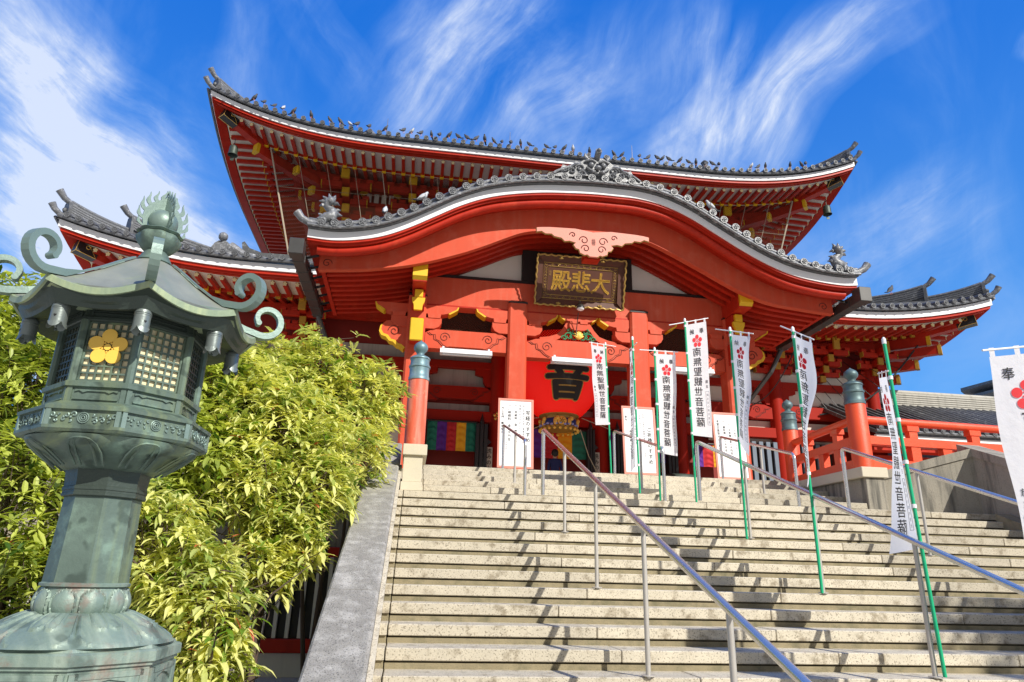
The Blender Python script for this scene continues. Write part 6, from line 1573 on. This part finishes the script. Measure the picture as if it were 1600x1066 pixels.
def shrub(name, label, base, blobs, n, size, m_='leaf', seed=1, clip=None, cat='shrub', stems=5, droop=.34, group='leafy shrubs beside the stair wall', shell=.55):
    rnd = random.Random(seed); o = thing(name, label, cat, base, group)
    V, F, A, tw = leaves(rnd, blobs, n, size, droop=droop, clip=clip, shell=shell)
    me = bpy.data.meshes.new('foliage'); off = Vector(base); me.from_pydata([v-off for v in V], [], F); me.materials.append(M[m_])
    at = me.attributes.new('leafrand', 'FLOAT', 'POINT'); at.data.foreach_set('value', A); me.update()
    f = bpy.data.objects.new('foliage', me); COL.objects.link(f); f.parent = o
    mb = tw; x_lim = cat == 'shrub'
    b = Vector(base)
    for i in range(stems):
        c = Vector(blobs[i % len(blobs)][0])+Vector((rnd.gauss(0, .15), rnd.gauss(0, .15), rnd.gauss(0, .15))); s0 = b+Vector((rnd.uniform(-.12, .12), rnd.uniform(-.12, .12), 0))
        mid = s0.lerp(c, .5)+Vector((rnd.gauss(0, .1), rnd.gauss(0, .1), .1)); mb.tube([s0, mid, c], [.035, .024, .012], 7, caps=False)
        for j in range(5):
            e = c+Vector((rnd.gauss(0, .3), rnd.gauss(0, .3), rnd.gauss(.1, .25)))
            if x_lim: e.x = min(e.x, -.72)
            mb.tube([mid.lerp(c, rnd.random()), e.lerp(c, .5)+Vector((0, 0, .05)), e], [.014, .009, .004], 5, caps=False)
    obj('stems', mb, 'bark', o, smooth=60)
    return o
cw = lambda p: not (p.x > -.60 and p.z < nose(p.y)+.36) and p.x < .12
shrub('broadleaf_shrub', 'tallest shrub, right behind the top of the stair side wall', (-1.0, 4.4, -.75), [((-1.35, 4.0, 3.55), .52), ((-.75, 4.3, 3.35), .48), ((-.50, 4.7, 3.25), .45), ((-.85, 4.4, 2.75), .62), ((-1.5, 3.9, 2.9), .7), ((-1.95, 4.1, 3.45), .55), ((-.75, 3.8, 2.3), .5)], 1900, .175, seed=2, clip=cw)
shrub('broadleaf_shrub', 'middle shrub with yellow-green leaves between the lantern and the stair wall', (-1.5, 2.4, -.75), [((-1.15, 2.9, 2.0), .68), ((-1.6, 2.6, 2.35), .65), ((-1.25, 2.3, 1.35), .5), ((-.95, 2.4, 1.65), .45), ((-2.1, 3.0, 2.85), .65), ((-1.75, 2.1, 1.7), .55), ((-1.0, 2.0, 1.0), .28), ((-1.35, 1.9, .75), .34)], 2200, .175, seed=3, clip=cw)
shrub('broadleaf_shrub', 'low shrub with long drooping leaves right of the lantern foot', (-1.6, .8, -.75), [((-1.68, .75, .62), .42), ((-1.42, .5, .25), .36), ((-2.1, .9, 1.0), .5), ((-1.3, .4, -.1), .28), ((-2.0, 1.0, .4), .45), ((-1.75, .9, -.1), .4)], 900, .17, seed=4, clip=cw, droop=.6)
shrub('broadleaf_shrub', 'shrub filling the gap directly behind the lantern column', (-2.6, 1.9, -.75), [((-2.3, 2.0, 1.9), .62), ((-2.5, 1.7, 1.2), .62), ((-2.75, 2.2, 2.35), .6), ((-2.9, 1.3, .6), .55), ((-2.45, 2.6, 2.75), .6)], 1700, .175, m_='leafd', seed=5, clip=cw)
shrub('broadleaf_shrub', 'darker shrub at the left edge of the picture behind the lantern', (-3.9, 1.8, -.75), [((-3.95, 2.0, 2.55), .75), ((-3.7, 1.5, 1.3), .8), ((-3.3, 1.2, .5), .6), ((-4.4, 2.2, 1.9), .8), ((-3.4, 2.0, 1.9), .6), ((-4.2, 1.5, .4), .6), ((-4.6, 2.4, 2.9), .7), ((-4.7, 2.3, 3.35), .6), ((-5.3, 2.6, 3.2), .8)], 2600, .175, m_='leafd', seed=6, clip=cw)
# a tree standing in front of the steps, right of the camera; it throws the dappled shade on the right half of the steps
rnd = random.Random(8)
tt = shrub('shade_tree', 'leafy tree standing before the steps to the right', (13.6, -9.5, -.75), [((12.9, -8.6, 8.0), 1.3), ((14.2, -9.6, 8.6), 1.4), ((13.4, -10.2, 7.4), 1.2), ((15.2, -8.9, 7.6), 1.2), ((12.2, -9.6, 6.9), 1.0)], 900, .34, m_='leafd', seed=9, cat='tree', stems=8, group=None)
